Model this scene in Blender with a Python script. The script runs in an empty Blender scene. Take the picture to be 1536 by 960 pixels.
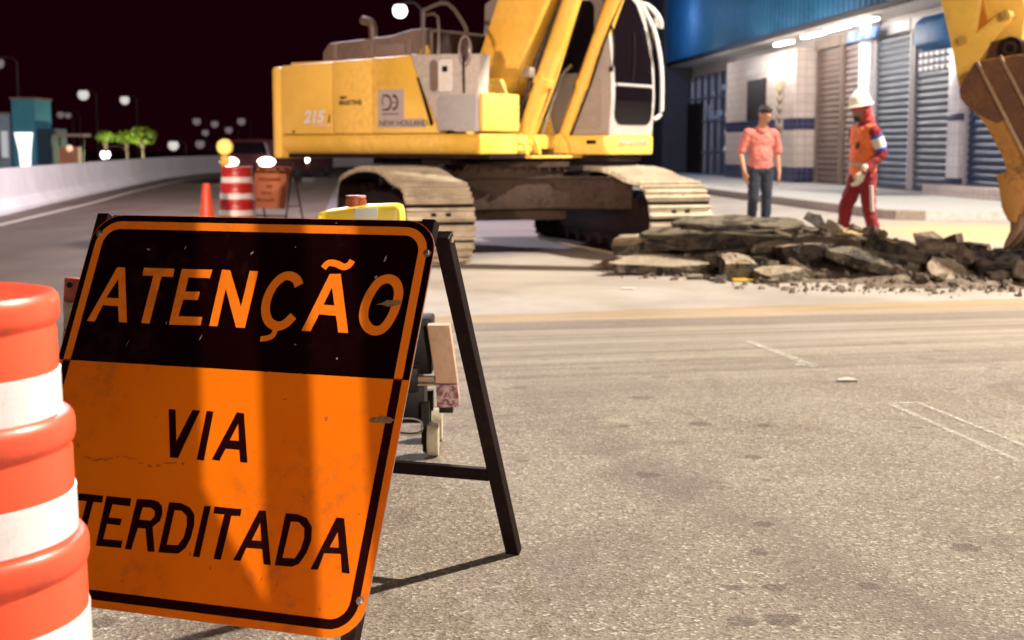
import bpy, bmesh, math, random
from mathutils import Vector, Matrix, Euler, noise
from mathutils.geometry import tessellate_polygon
random.seed(7)
R = math.radians
scn = bpy.context.scene
COL = scn.collection

# ------------------------------------------------------------------ materials
class NT:
    def __init__(s, name):
        s.m = bpy.data.materials.new(name); s.m.use_nodes = True
        s.t = s.m.node_tree; s.n = s.t.nodes; s.b = s.n['Principled BSDF']
    def add(s, kind, **kw):
        n = s.n.new(kind)
        for k, v in kw.items():
            if k.startswith('i_'):
                n.inputs[k[2:].replace('_', ' ')].default_value = v
            else: setattr(n, k, v)
        return n
    def l(s, a, b): s.t.links.new(a, b)
    def noise(s, scale, detail=4, rough=.55, co=None, dist=0):
        n = s.add('ShaderNodeTexNoise'); n.inputs['Scale'].default_value = scale
        n.inputs['Detail'].default_value = detail; n.inputs['Roughness'].default_value = rough
        n.inputs['Distortion'].default_value = dist
        if co is not None: s.l(co, n.inputs['Vector'])
        return n.outputs['Fac']
    def ramp(s, fac, a, b, ca=(0,0,0,1), cb=(1,1,1,1)):
        r = s.add('ShaderNodeValToRGB'); e = r.color_ramp.elements
        e[0].position = a; e[1].position = b; e[0].color = ca; e[1].color = cb
        s.l(fac, r.inputs[0]); return r.outputs['Color']
    def mix(s, fac, a, b, mode='MIX'):
        m = s.add('ShaderNodeMix', data_type='RGBA', blend_type=mode)
        if hasattr(fac, 'default_value') or hasattr(fac, 'links'): s.l(fac, m.inputs[0])
        else: m.inputs[0].default_value = fac
        for v, i in ((a, 6), (b, 7)):
            if hasattr(v, 'links'): s.l(v, m.inputs[i])
            else: m.inputs[i].default_value = (*v[:3], 1)
        return m.outputs[2]
    def math(s, op, a, b=0.0, clamp=False):
        m = s.add('ShaderNodeMath', operation=op, use_clamp=clamp)
        for v, i in ((a, 0), (b, 1)):
            if hasattr(v, 'links'): s.l(v, m.inputs[i])
            else: m.inputs[i].default_value = v
        return m.outputs[0]
    def bump(s, h, strength=.3, dist=.01):
        b = s.add('ShaderNodeBump'); b.inputs['Strength'].default_value = strength
        b.inputs['Distance'].default_value = dist
        s.l(h, b.inputs['Height']); s.l(b.outputs[0], s.b.inputs['Normal'])
    def obj(s): return s.add('ShaderNodeTexCoord').outputs['Object']
    def pos(s): return s.add('ShaderNodeNewGeometry').outputs['Position']
    def scale(s, co, v):
        m = s.add('ShaderNodeMapping'); m.inputs['Scale'].default_value = v
        s.l(co, m.inputs[0]); return m.outputs[0]

def mat(name, c, rough=.5, metal=0, dirt=None, dirt_amt=.35, scale=3, fine=40, bump=.0, spec=.5, coat=0, var=.12, stain=None, stain_amt=.55):
    """painted / plain surface with uneven tone, dirt patches and fine grain"""
    t = NT(name); co = t.obj()
    big = t.noise(scale, 5, .6, co, .3); small = t.noise(fine, 3, .6, co)
    c = tuple(c)
    dk = tuple(x * (1 - var) for x in c); lt = tuple(min(1, x * (1 + var)) for x in c)
    col = t.mix(t.ramp(big, .3, .7), dk, lt)
    if dirt:
        msk = t.math('MULTIPLY', t.ramp(t.math('MULTIPLY', big, small), .22, .42), dirt_amt)
        col = t.mix(msk, col, dirt)
    if stain:
        sn = t.noise(.95, 3, .45, co, .2); col = t.mix(t.math('MULTIPLY', t.ramp(sn, .50, .60), stain_amt), col, stain)
        dr = t.noise(1.0, 5, .7, t.scale(co, (9, 9, .7)), .2); col = t.mix(t.math('MULTIPLY', t.ramp(dr, .58, .74), .30), col, tuple(x*.5 for x in c))
    t.l(col, t.b.inputs['Base Color'])
    rr = t.math('ADD', t.math('MULTIPLY', small, .25), rough - .12, True)
    t.l(rr, t.b.inputs['Roughness'])
    t.b.inputs['Metallic'].default_value = metal
    t.b.inputs['Specular IOR Level'].default_value = spec
    if coat: t.b.inputs['Coat Weight'].default_value = coat
    if bump: t.bump(small, bump, .01)
    return t.m

def emis(name, c, st, base=(.8, .8, .8)):
    t = NT(name); t.b.inputs['Base Color'].default_value = (*base, 1)
    t.b.inputs['Emission Color'].default_value = (*c, 1); t.b.inputs['Emission Strength'].default_value = st
    t.b.inputs['Roughness'].default_value = .4
    return t.m

M = {}
M['yellow'] = mat('machine yellow paint', (.88, .57, .115), .42, 0, (.45, .28, .09), .4, 1.3, 14, .02, var=.06, stain=(.62, .38, .03))
M['yellow2'] = mat('boom yellow paint', (.88, .52, .09), .4, 0, (.42, .26, .08), .4, 1.1, 14, .02, var=.06, stain=(.70, .36, .02), stain_amt=.35)
M['grayp'] = mat('pale grey paint', (.50, .46, .42), .5, 0, (.25, .2, .16), .4, 2, 30)
M['grayp2'] = mat('blue grey paint', (.40, .40, .42), .5, 0, (.25, .2, .16), .4, 2, 30)
M['whitep'] = mat('white paint', (.72, .70, .68), .4, 0, (.35, .3, .25), .3, 2, 30)
M['beige'] = mat('cab side grey', (.30, .26, .24), .5, 0, (.2, .15, .12), .3, 2, 30)
M['hood'] = mat('dusty hood', (.17, .12, .10), .65, 0, (.3, .22, .17), .6, 2.5, 30, .1)
M['dark'] = mat('dark greasy steel', (.010, .004, .004), .6, .0, (.04, .024, .018), .4, 3, 30, .1, spec=.2)
M['frame'] = mat('mud caked steel', (.046, .028, .020), .8, .0, (.010, .005, .004), .8, 3, 25, .2, spec=.25)
M['rubber'] = mat('black rubber', (.018, .012, .012), .5)
M['chrome'] = mat('chrome rod', (.6, .58, .56), .18, 1)
M['bucket'] = mat('worn bucket steel', (.13, .06, .035), .55, .35, (.30, .12, .02), .8, 2.2, 30, .15)
M['bucket_side'] = mat('rusty orange bucket side', (.42, .19, .04), .6, .1, (.14, .06, .03), .9, 2.5, 24, .15)
M['tooth'] = mat('ground steel', (.25, .17, .13), .4, .7, (.4, .18, .04), .8, 9, 60, .1)
def shoe_mat():
    t = NT('dusty track shoe'); co = t.obj()
    a = t.noise(5, 5, .6, co); b = t.noise(45, 4, .65, co)
    col = t.mix(t.ramp(a, .35, .65), (.36, .31, .23), (.54, .48, .36))
    col = t.mix(t.ramp(b, .55, .75), col, (.16, .11, .07))
    t.l(col, t.b.inputs['Base Color']); t.b.inputs['Roughness'].default_value = .75
    t.bump(b, .3, .01); return t.m
M['shoe'] = shoe_mat()
def glass_dark(name, c=(.006, .004, .006), r=.03):
    t = NT(name); co = t.obj()
    t.b.inputs['Base Color'].default_value = (*c, 1)
    t.l(t.math('ADD', t.math('MULTIPLY', t.noise(6, 4, .6, co), .15), r), t.b.inputs['Roughness'])
    t.b.inputs['Specular IOR Level'].default_value = .35
    return t.m
M['glass'] = glass_dark('dark cab glass')
# ------------------------------------------------------------------ builders
class MB:
    def __init__(s, mx=None):
        s.bm = bmesh.new(); s.mx = mx or Matrix.Identity(4); s.mi = 0
    def _xf(s, verts, m=None):
        mm = s.mx @ m if m else s.mx
        for v in verts: v.co = mm @ v.co
    def _setmi(s, faces):
        for f in faces: f.material_index = s.mi
    def box(s, c, size, rot=None, bevel=0, seg=2):
        b = bmesh.new(); bmesh.ops.create_cube(b, size=1)
        for v in b.verts: v.co = Vector((v.co.x * size[0], v.co.y * size[1], v.co.z * size[2]))
        if bevel: bmesh.ops.bevel(b, geom=b.edges[:], offset=bevel, segments=seg, profile=.5, affect='EDGES')
        m = Matrix.Translation(c) @ (Euler(rot).to_matrix().to_4x4() if rot else Matrix.Identity(4))
        return s._merge(b, m)
    def _merge(s, b, m=None):
        vm = {}
        mm = s.mx @ m if m else s.mx
        for v in b.verts: vm[v] = s.bm.verts.new(mm @ v.co)
        for f in b.faces:
            try:
                nf = s.bm.faces.new([vm[v] for v in f.verts]); nf.material_index = s.mi
            except ValueError: pass
        b.free(); return s
    def cyl(s, p0, p1, r0, r1=None, n=20, caps=True):
        r1 = r0 if r1 is None else r1
        p0, p1 = Vector(p0), Vector(p1); d = (p1 - p0)
        q = d.to_track_quat('Z', 'Y').to_matrix()
        rings = []
        for p, r in ((p0, r0), (p1, r1)):
            rings.append([s.bm.verts.new(s.mx @ (p + q @ Vector((math.cos(2*math.pi*i/n)*r, math.sin(2*math.pi*i/n)*r, 0)))) for i in range(n)])
        fs = [s.bm.faces.new((rings[0][i], rings[0][(i+1) % n], rings[1][(i+1) % n], rings[1][i])) for i in range(n)]
        if caps:
            fs.append(s.bm.faces.new(rings[0][::-1])); fs.append(s.bm.faces.new(rings[1]))
        s._setmi(fs); return s
    def tube(s, path, r, n=10, smooth=3):
        pts = [Vector(p) for p in path]
        if isinstance(r, list):
            m_ = len(pts); rl = r; cnt_ = (m_-1)*smooth + 1 if smooth else m_
            r = []
            for q in range(cnt_):
                t = q*(m_-1)/(cnt_-1); i = min(int(t), m_-2); r.append(rl[i] + (rl[i+1]-rl[i])*(t-i))
        if smooth:
            out = []
            P = [pts[0]] + pts + [pts[-1]]
            for i in range(1, len(P) - 2):
                for k in range(smooth):
                    t = k / smooth; a, b, c, d = P[i-1], P[i], P[i+1], P[i+2]
                    out.append(.5 * ((2*b) + (-a + c)*t + (2*a - 5*b + 4*c - d)*t*t + (-a + 3*b - 3*c + d)*t**3))
            out.append(pts[-1]); pts = out
        rings = []; up = Vector((.13, .21, 1)).normalized()
        for i, p in enumerate(pts):
            d = (pts[min(i+1, len(pts)-1)] - pts[max(i-1, 0)]).normalized()
            a = d.cross(up)
            if a.length < .05: a = d.cross(Vector((1, 0, 0)))
            a.normalize(); b = d.cross(a); rr = r[i] if isinstance(r, list) else r
            rings.append([s.bm.verts.new(s.mx @ (p + a*math.cos(2*math.pi*k/n)*rr + b*math.sin(2*math.pi*k/n)*rr)) for k in range(n)])
        fs = []
        for A, B in zip(rings, rings[1:]):
            for k in range(n): fs.append(s.bm.faces.new((A[k], A[(k+1) % n], B[(k+1) % n], B[k])))
        fs.append(s.bm.faces.new(rings[0][::-1])); fs.append(s.bm.faces.new(rings[-1]))
        s._setmi(fs); return s
    def prism(s, poly, a, b, axis='y', bevel=0, holes=()):
        """polygon in the plane normal to axis, extruded from a to b (axis y: pts are (x,z); z: (x,y); x: (y,z))"""
        def P(p, t):
            return {'y': (p[0], t, p[1]), 'z': (p[0], p[1], t), 'x': (t, p[0], p[1])}[axis]
        t = bmesh.new()
        loops = [list(poly)] + [list(h) for h in holes]
        flat = [p for lp in loops for p in lp]
        va = [t.verts.new(P(p, a)) for p in flat]; vb = [t.verts.new(P(p, b)) for p in flat]
        if holes:
            tris = tessellate_polygon([[Vector((p[0], p[1], 0)) for p in lp] for lp in loops])
            for tr in tris:
                try:
                    t.faces.new([va[i] for i in tr]); t.faces.new([vb[i] for i in tr][::-1])
                except ValueError: pass
        else:
            t.faces.new(va); t.faces.new(vb[::-1])
        o = 0
        for lp in loops:
            n = len(lp)
            for i in range(n):
                t.faces.new((va[o+i], va[o+(i+1) % n], vb[o+(i+1) % n], vb[o+i]))
            o += n
        bmesh.ops.recalc_face_normals(t, faces=t.faces[:])
        if bevel: bmesh.ops.bevel(t, geom=[e for e in t.edges], offset=bevel, segments=2, profile=.5, affect='EDGES')
        return s._merge(t)
    def lathe(s, prof, n=48, cx=0, cy=0, sx=1, sy=1):
        rings = []
        for r, z in prof:
            rings.append([s.bm.verts.new(s.mx @ Vector((cx + r*sx*math.cos(2*math.pi*i/n), cy + r*sy*math.sin(2*math.pi*i/n), z))) for i in range(n)])
        fs = []
        for A, B in zip(rings, rings[1:]):
            for i in range(n): fs.append(s.bm.faces.new((A[i], A[(i+1) % n], B[(i+1) % n], B[i])))
        s._setmi(fs); return s
    def ball(s, c, rad, seg=16, rot=None):
        b = bmesh.new(); bmesh.ops.create_uvsphere(b, u_segments=seg, v_segments=max(6, seg*2//3), radius=1)
        rad = (rad,)*3 if isinstance(rad, (int, float)) else rad
        m = Matrix.Translation(c) @ (Euler(rot).to_matrix().to_4x4() if rot else Matrix.Identity(4)) @ Matrix.Diagonal((*rad, 1))
        return s._merge(b, m)
    def quad(s, *p):
        s._setmi([s.bm.faces.new([s.bm.verts.new(s.mx @ Vector(q)) for q in p])]); return s
    def poly(s, outer, holes=(), fn=lambda p: (p[0], p[1], 0)):
        loops = [outer] + list(holes)
        flat = [p for lp in loops for p in lp]
        vs = [s.bm.verts.new(s.mx @ Vector(fn(p))) for p in flat]
        for tr in tessellate_polygon([[Vector((p[0], p[1], 0)) for p in lp] for lp in loops]):
            try: s._setmi([s.bm.faces.new([vs[i] for i in tr])])
            except ValueError: pass
        return s
    def build(s, name, m, parent=None, label=None, smooth=32, recalc=True):
        if recalc: bmesh.ops.recalc_face_normals(s.bm, faces=s.bm.faces[:])
        lim = R(smooth)
        for f in s.bm.faces: f.smooth = smooth > 0
        for e in s.bm.edges:
            if len(e.link_faces) == 2 and e.calc_face_angle(0) > lim: e.smooth = False
        me = bpy.data.meshes.new(name); s.bm.to_mesh(me); s.bm.free()
        for x in (m if isinstance(m, (list, tuple)) else [m]): me.materials.append(x)
        o = bpy.data.objects.new(name, me); COL.objects.link(o)
        if parent: o.parent = parent
        if label: o['label'] = label
        return o

def tag(o, label, cat=None, group=None, kind=None):
    if label: o['label'] = label
    if cat: o['category'] = cat
    if group: o['group'] = group
    if kind: o['kind'] = kind
    return o
def thing(name, label, cat, loc=(0, 0, 0), rotz=0, group=None):
    o = bpy.data.objects.new(name, None); COL.objects.link(o)
    o.empty_display_size = .2; o.location = loc; o.rotation_euler = (0, 0, rotz)
    return tag(o, label, cat, group)
def struct(o): o['kind'] = 'structure'; return o

def text_mesh(name, body, size, m, parent, mx, extrude=.002, label=None, bold=0, sx=1):
    cu = bpy.data.curves.new(name, 'FONT'); cu.body = body; cu.size = size; cu.extrude = extrude; cu.offset = bold
    tmp = bpy.data.objects.new('tmp', cu); COL.objects.link(tmp)
    dg = bpy.context.evaluated_depsgraph_get(); dg.update()
    me = bpy.data.meshes.new_from_object(tmp.evaluated_get(dg))
    bpy.data.objects.remove(tmp); bpy.data.curves.remove(cu)
    me.transform(mx @ Matrix.Diagonal((sx, 1, 1, 1))); me.name = name
    me.materials.clear(); me.materials.append(m)
    o = bpy.data.objects.new(name, me); COL.objects.link(o); o.parent = parent
    if label: o['label'] = label
    return o

def remeshed(b, name, m, parent, voxel=.012, smooth_it=4, cuts=(), label=None, folds=0):
    """fuse the overlapping volumes in builder b into one continuous skin"""
    me = bpy.data.meshes.new(name); bmesh.ops.recalc_face_normals(b.bm, faces=b.bm.faces[:]); b.bm.to_mesh(me); b.bm.free()
    tmp = bpy.data.objects.new('tmp', me); COL.objects.link(tmp)
    r = tmp.modifiers.new('r', 'REMESH'); r.mode = 'VOXEL'; r.voxel_size = voxel; r.use_smooth_shade = True
    if smooth_it:
        sm = tmp.modifiers.new('s', 'SMOOTH'); sm.factor = .5; sm.iterations = smooth_it
    dg = bpy.context.evaluated_depsgraph_get(); dg.update()
    out = bpy.data.meshes.new_from_object(tmp.evaluated_get(dg)); bpy.data.objects.remove(tmp)
    bm = bmesh.new(); bm.from_mesh(out)
    for co, no in cuts:
        bmesh.ops.bisect_plane(bm, geom=bm.verts[:] + bm.edges[:] + bm.faces[:], plane_co=co, plane_no=no, clear_outer=True)
    if folds:
        bm.normal_update()
        for v in bm.verts:
            p = v.co; a = abs(noise.noise(Vector((p.x*9 + p.z*5, p.y*9, p.z*11)))); c = noise.noise(Vector((p.x*4, p.y*4, p.z*5 + 3)))
            v.co = p + v.normal*folds*(c*.9 - (1 - min(1, a*3.2))*.9)
    for f in bm.faces: f.smooth = True
    bm.to_mesh(out); bm.free(); out.name = name
    out.materials.clear(); out.materials.append(m)
    o = bpy.data.objects.new(name, out); COL.objects.link(o); o.parent = parent
    if label: o['label'] = label
    return o

def limb(b, pts):
    """tapered chain: pts = [(co, radius or (rx,ry)), ...]"""
    for (p, r), (q, s_) in zip(pts, pts[1:]):
        p, q = Vector(p), Vector(q)
        b.cyl(p, q, r, s_, 14)
        b.ball(p, r, 12); b.ball(q, s_, 12)
    return b

# ------------------------------------------------------------------ camera
H, FPX = 1.19, 2150.0
PITCH = math.atan((480 - 221) / FPX)
cam = bpy.data.cameras.new('camera'); co = bpy.data.objects.new('camera', cam); COL.objects.link(co)
co.location = (0, 0, H); co.rotation_euler = (math.pi/2 - PITCH, 0, 0)
cam.sensor_width = 36; cam.lens = FPX / 1536 * 36; cam.clip_end = 2000; cam.clip_start = .05
cam.dof.use_dof = True; cam.dof.focus_distance = 3.55; cam.dof.aperture_fstop = 4.9
scn.camera = co
# ------------------------------------------------------------------ ground
def ground_mat():
    t = NT('ground asphalt'); P = t.pos()
    sep = t.add('ShaderNodeSeparateXYZ'); t.l(P, sep.inputs[0]); X, Y = sep.outputs[0], sep.outputs[1]
    vor = t.add('ShaderNodeTexVoronoi'); vor.inputs['Scale'].default_value = 105; t.l(P, vor.inputs['Vector'])
    agg = vor.outputs['Color']; sepc = t.add('ShaderNodeSeparateXYZ'); t.l(agg, sepc.inputs[0]); rnd = sepc.outputs[0]
    n1 = t.noise(230, 3, .6, P); n2 = t.noise(.55, 5, .6, P, .5); n3 = t.noise(2.3, 6, .7, P, .4); n4 = t.noise(22, 4, .6, P)
    base = t.mix(t.ramp(n2, .35, .68), (.225, .182, .140), (.300, .262, .212))
    base = t.mix(t.math('MULTIPLY', t.ramp(n3, .52, .75), .55), base, (.185, .140, .115))
    base = t.mix(t.math('MULTIPLY', t.ramp(n3, .25, .42, (1,1,1,1), (0,0,0,1)), .5), base, (.33, .285, .23))
    near = t.mix(t.ramp(rnd, .0, .40, (1,1,1,1), (0,0,0,1)), base, (.115, .085, .066))
    near = t.mix(t.math('MULTIPLY', t.ramp(rnd, .84, .95), t.ramp(n4, .35, .6)), near, (.62, .57, .49))
    near = t.mix(t.math('MULTIPLY', t.ramp(n1, .5, .72), .55), near, (.36, .30, .24))
    near = t.mix(t.math('MULTIPLY', t.ramp(n4, .48, .72), .5), near, (.115, .08, .062))
    n5 = t.noise(1.15, 7, .75, P, .9); near = t.mix(t.math('MULTIPLY', t.ramp(n5, .50, .62), .5), near, (.12, .075, .068)); near = t.mix(t.math('MULTIPLY', t.ramp(n5, .30, .42, (1,1,1,1), (0,0,0,1)), .3), near, (.32, .275, .22))
    lx = t.math('ADD', t.math('SUBTRACT', X, t.math('ADD', t.math('MULTIPLY', Y, -.345), 2.28)), t.math('MULTIPLY', t.math('SUBTRACT', n3, .5), .5))
    trail = t.math('SUBTRACT', 1, t.math('MULTIPLY', t.math('ABSOLUTE', lx), 5.0), True)
    yl = t.add('ShaderNodeMapRange'); yl.inputs[1].default_value = 6.6; yl.inputs[2].default_value = 5.2; t.l(Y, yl.inputs[0])
    near = t.mix(t.math('MULTIPLY', t.math('MULTIPLY', trail, yl.outputs[0]), .42), near, (.135, .092, .08))
    pt = t.noise(1.9, 3, .5, P, 1.2); near = t.mix(t.math('MULTIPLY', t.ramp(pt, .66, .70), .45), near, (.42, .36, .26))
    # dark round oil spots
    v2 = t.add('ShaderNodeTexVoronoi'); v2.voronoi_dimensions = '2D'; v2.inputs['Scale'].default_value = 3.1; t.l(P, v2.inputs['Vector'])
    s2 = t.add('ShaderNodeSeparateXYZ'); t.l(v2.outputs['Color'], s2.inputs[0])
    rad = t.math('MULTIPLY', t.math('SUBTRACT', s2.outputs[1], .50, True), .34)
    wob = t.math('ADD', v2.outputs['Distance'], t.math('MULTIPLY', t.math('SUBTRACT', t.noise(13, 5, .7, P), .5), .26))
    spot = t.math('MULTIPLY', t.math('LESS_THAN', wob, rad), .62)
    near = t.mix(spot, near, (.075, .048, .040))
    # distance line measured from the dirt strip: s = y - (10.17 + .253 x)
    wv = t.math('MULTIPLY', t.math('SUBTRACT', t.noise(.9, 4, .6, P), .5), .5)
    s = t.math('ADD', t.math('SUBTRACT', Y, t.math('ADD', t.math('MULTIPLY', X, .253), 10.17)), wv)
    # tyre streaks ahead of the strip
    rot = t.add('ShaderNodeMapping'); rot.inputs['Rotation'].default_value = (0, 0, -.22); t.l(P, rot.inputs[0])
    st = t.scale(rot.outputs[0], (.10, 5.5, 1))
    streak = t.noise(1.0, 5, .65, st, .25)
    zone = t.math('MULTIPLY', t.ramp(s, .0, 1.0), 1)
    z1 = t.add('ShaderNodeMapRange'); z1.inputs[1].default_value = -4.2; z1.inputs[2].default_value = -1.6; t.l(s, z1.inputs[0])
    dusty = t.mix(t.ramp(streak, .42, .62), (.17, .135, .115), (.36, .31, .25))
    near = t.mix(t.math('MULTIPLY', z1.outputs[0], .72), near, dusty)
    # smooth apron behind the strip
    cn = t.noise(.7, 6, .62, P, .6)
    apron = t.mix(t.ramp(cn, .35, .65), (.27, .235, .205), (.39, .35, .31))
    apron = t.mix(t.math('MULTIPLY', t.ramp(t.noise(5, 5, .7, P), .5, .8), .3), apron, (.18, .14, .11))
    apron = t.mix(t.math('MULTIPLY', t.ramp(n1, .5, .8), .3), apron, (.45, .4, .33))
    z2 = t.add('ShaderNodeMapRange'); z2.inputs[1].default_value = -.12; z2.inputs[2].default_value = .12; t.l(s, z2.inputs[0])
    col = t.mix(z2.outputs[0], near, apron)
    band = t.math('SUBTRACT', 1, t.math('MULTIPLY', t.math('ABSOLUTE', t.math('ADD', s, .18)), 2.4), True)
    dn = t.ramp(t.noise(2.2, 5, .7, t.scale(rot.outputs[0], (.5, 2, 1))), .32, .6)
    col = t.mix(t.math('MULTIPLY', band, t.math('ADD', t.math('MULTIPLY', dn, .6), .25)), col, (.44, .30, .15))
    crack = t.math('SUBTRACT', 1, t.math('MULTIPLY', t.math('ABSOLUTE', t.math('SUBTRACT', s, .04)), 22), True)
    col = t.mix(t.math('MULTIPLY', crack, .55), col, (.16, .10, .06))
    # older violet grey road behind
    z3 = t.add('ShaderNodeMapRange'); z3.inputs[1].default_value = 15.4; z3.inputs[2].default_value = 16.6
    t.l(t.math('ADD', t.math('SUBTRACT', Y, t.math('MULTIPLY', X, .9)), wv), z3.inputs[0])
    far = t.mix(t.ramp(cn, .3, .7), (.13, .105, .125), (.20, .17, .19))
    sw = t.noise(.5, 3, .6, t.scale(P, (.5, 4, 1)))
    far = t.mix(t.math('MULTIPLY', t.ramp(sw, .56, .64), .5), far, (.35, .3, .32))
    zx = t.add('ShaderNodeMapRange'); zx.inputs[1].default_value = 3.0; zx.inputs[2].default_value = 1.8
    t.l(t.math('ADD', X, wv), zx.inputs[0])
    col = t.mix(t.math('MULTIPLY', z3.outputs[0], zx.outputs[0]), col, far)
    # sandy spill in front of the shops
    d = t.add('ShaderNodeVectorMath', operation='DISTANCE'); t.l(t.scale(P, (1, .55, 1)), d.inputs[0]); d.inputs[1].default_value = (6.6, 11.0, 0)
    sp = t.math('SUBTRACT', 1.0, t.math('SUBTRACT', t.math('ADD', d.outputs['Value'], wv), .9), True)
    col = t.mix(t.math('MULTIPLY', sp, .9), col, (.46, .36, .19))
    t.l(col, t.b.inputs['Base Color'])
    t.b.inputs['Roughness'].default_value = .72
    t.b.inputs['Specular IOR Level'].default_value = .35
    hgt = t.math('ADD', t.math('MULTIPLY', vor.outputs['Distance'], .8), n1)
    fade = t.math('MULTIPLY', hgt, t.math('SUBTRACT', 1, z2.outputs[0]))
    t.bump(fade, .55, .007)
    return t.m
b = MB(); b.quad((-140, -30, 0), (140, -30, 0), (140, 420, 0), (-140, 420, 0))
struct(b.build('ground', ground_mat(), smooth=0))
def dark_road():
    t = NT('dark worn asphalt'); P = t.pos()
    a = t.noise(.6, 6, .65, P, .4); g = t.noise(150, 3, .6, P)
    st = t.noise(.8, 5, .6, t.scale(P, (2.2, .12, 1)), .3)
    col = t.mix(t.ramp(a, .35, .65), (.085, .056, .046), (.125, .090, .076))
    col = t.mix(t.math('MULTIPLY', t.ramp(st, .45, .65), .5), col, (.055, .038, .034))
    col = t.mix(t.math('MULTIPLY', t.ramp(g, .55, .75), .5), col, (.19, .15, .13))
    t.l(col, t.b.inputs['Base Color']); t.b.inputs['Roughness'].default_value = .62; t.bump(g, .4, .005); return t.m
b = MB(); b.poly([(-1.35, 5.2), (-1.1, 8), (-1.5, 12), (-2.2, 17), (-3.4, 26), (-5.5, 45), (-6, 100), (-21, 100), (-12.3, 45), (-8.85, 25), (-6.3, 7), (-6, 3), (-2.6, 3.2)], fn=lambda p: (p[0], p[1], .004))
struct(b.build('road', dark_road(), smooth=0))
def worn_paint(name, c, lo=.42, hi=.55, sc=14):
    t = NT(name); P = t.pos(); t.b.inputs['Base Color'].default_value = (*c, 1); t.b.inputs['Roughness'].default_value = .7
    n = t.math('ADD', t.math('MULTIPLY', t.noise(sc, 5, .7, P), .6), t.math('MULTIPLY', t.noise(sc * 9, 3, .6, P), .4))
    t.l(t.ramp(n, lo, hi), t.b.inputs['Alpha']); return t.m
b = MB(); e = [(-5.9, 3), (-7.05, 14), (-7.93, 22.0), (-9.1, 31), (-10.35, 39.2), (-12, 52), (-13.2, 66)]
for (x0, y0), (x1, y1) in zip(e, e[1:]):
    b.quad((x0, y0, .008), (x0 + .14, y0, .008), (x1 + .14, y1, .008), (x1, y1, .008))
tag(struct(b.build('road_edge_line', worn_paint('edge line paint', (.42, .36, .34), .30, .42), smooth=0)), 'worn pale edge line painted beside the concrete barrier')
# faint remains of a lane line, two dashes and their outlines
b = MB()
for (p, q, w) in (((1.76, 6.6), (1.93, 5.35), .016), ((1.90, 6.62), (2.10, 5.35), .014), ((1.76, 6.6), (1.90, 6.62), .02), ((1.46, 8.75), (1.66, 7.7), .03), ((1.56, 7.82), (1.68, 7.80), .05), ((2.2, 5.3), (2.32, 4.5), .02)):
    p, q = Vector(p), Vector(q); d = (q - p).normalized(); n = Vector((-d.y, d.x)) * w
    b.quad((*(p - n), .004), (*(q - n), .004), (*(q + n), .004), (*(p + n), .004))
tag(struct(b.build('lane_marking', worn_paint('lane paint', (.66, .61, .53), .43, .66, 22), smooth=0)), 'faint scratched remains of a white lane line')
# circular scuff
# ------------------------------------------------------------------ concrete barrier along the road
def barrier_mat():
    t = NT('barrier concrete'); P = t.pos()
    a = t.noise(1.1, 6, .65, P, .5); g = t.noise(30, 4, .6, P)
    st = t.noise(.9, 5, .7, t.scale(P, (1, 3, .25)))
    col = t.mix(t.ramp(a, .35, .65), (.43, .39, .43), (.51, .47, .51))
    col = t.mix(t.math('MULTIPLY', t.ramp(st, .55, .75), .35), col, (.26, .22, .22))
    t.l(col, t.b.inputs['Base Color']); t.b.inputs['Roughness'].default_value = .8; t.bump(g, .2, .01); return t.m
path = [(-6.4, 7), (-7.6, 15.8), (-8.94, 25.05), (-10.3, 34), (-11.94, 45.4), (-13.4, 56), (-14.0, 66), (-13.2, 78), (-11, 88), (-7.5, 95), (-2, 99)]
prof = [(.0, 0), (.0, .07), (-.16, .26), (-.22, .80), (-.38, .80), (-.44, .26), (-.60, .07), (-.60, 0)]
b = MB(); rings = []
for i, (x, y) in enumerate(path):
    a = Vector(path[max(i-1, 0)]); c = Vector(path[min(i+1, len(path)-1)]); d = (c - a).normalized(); n = Vector((d.y, -d.x))
    rings.append([b.bm.verts.new((x + n.x*o, y + n.y*o, z)) for o, z in prof])
for A, B in zip(rings, rings[1:]):
    for k in range(len(prof)-1): b.bm.faces.new((A[k], A[k+1], B[k+1], B[k]))
b.bm.faces.new(rings[0]); b.bm.faces.new(rings[-1])
tag(b.build('concrete_barrier', barrier_mat(), smooth=20), 'long pale concrete median barrier curving along the dark road', 'barrier')

# ------------------------------------------------------------------ the A-frame sign
SW, SH = 1.0, 1.0286; YAW, LEAN = R(-19.99), R(27.35)
TLp = Vector((-1.117, 3.868, 1.0102))
U = Vector((math.cos(YAW), math.sin(YAW), 0)); Nh = Vector((-math.sin(YAW), math.cos(YAW), 0))
D = (Vector((0, 0, -1)) * math.cos(LEAN) - Nh * math.sin(LEAN)); OUT = D.cross(U).normalized()
if OUT.y > 0: OUT = -OUT
sign = thing('warning_sign', 'large orange and black folding board reading ATENÇÃO VIA INTERDITADA in the foreground', 'warning sign', (TLp + U*.5 + Nh*.05).to_2d().to_3d())
def SP(u, v, o=0):  return tuple(TLp + U*u + D*v + OUT*o - Vector(sign.location))
def rrect(u0, v0, u1, v1, r, n=7, corners=(1, 1, 1, 1)):
    pts = []
    for (cx, cy, a0, on) in ((u0+r, v0+r, 180, corners[0]), (u1-r, v0+r, 270, corners[1]), (u1-r, v1-r, 0, corners[2]), (u0+r, v1-r, 90, corners[3])):
        if not on:
            pts.append({180: (u0, v0), 270: (u1, v0), 0: (u1, v1), 90: (u0, v1)}[a0]); continue
        for k in range(n+1):
            a = R(a0 + 90*k/n); pts.append((cx + r*math.cos(a), cy + r*math.sin(a)))
    return pts
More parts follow.
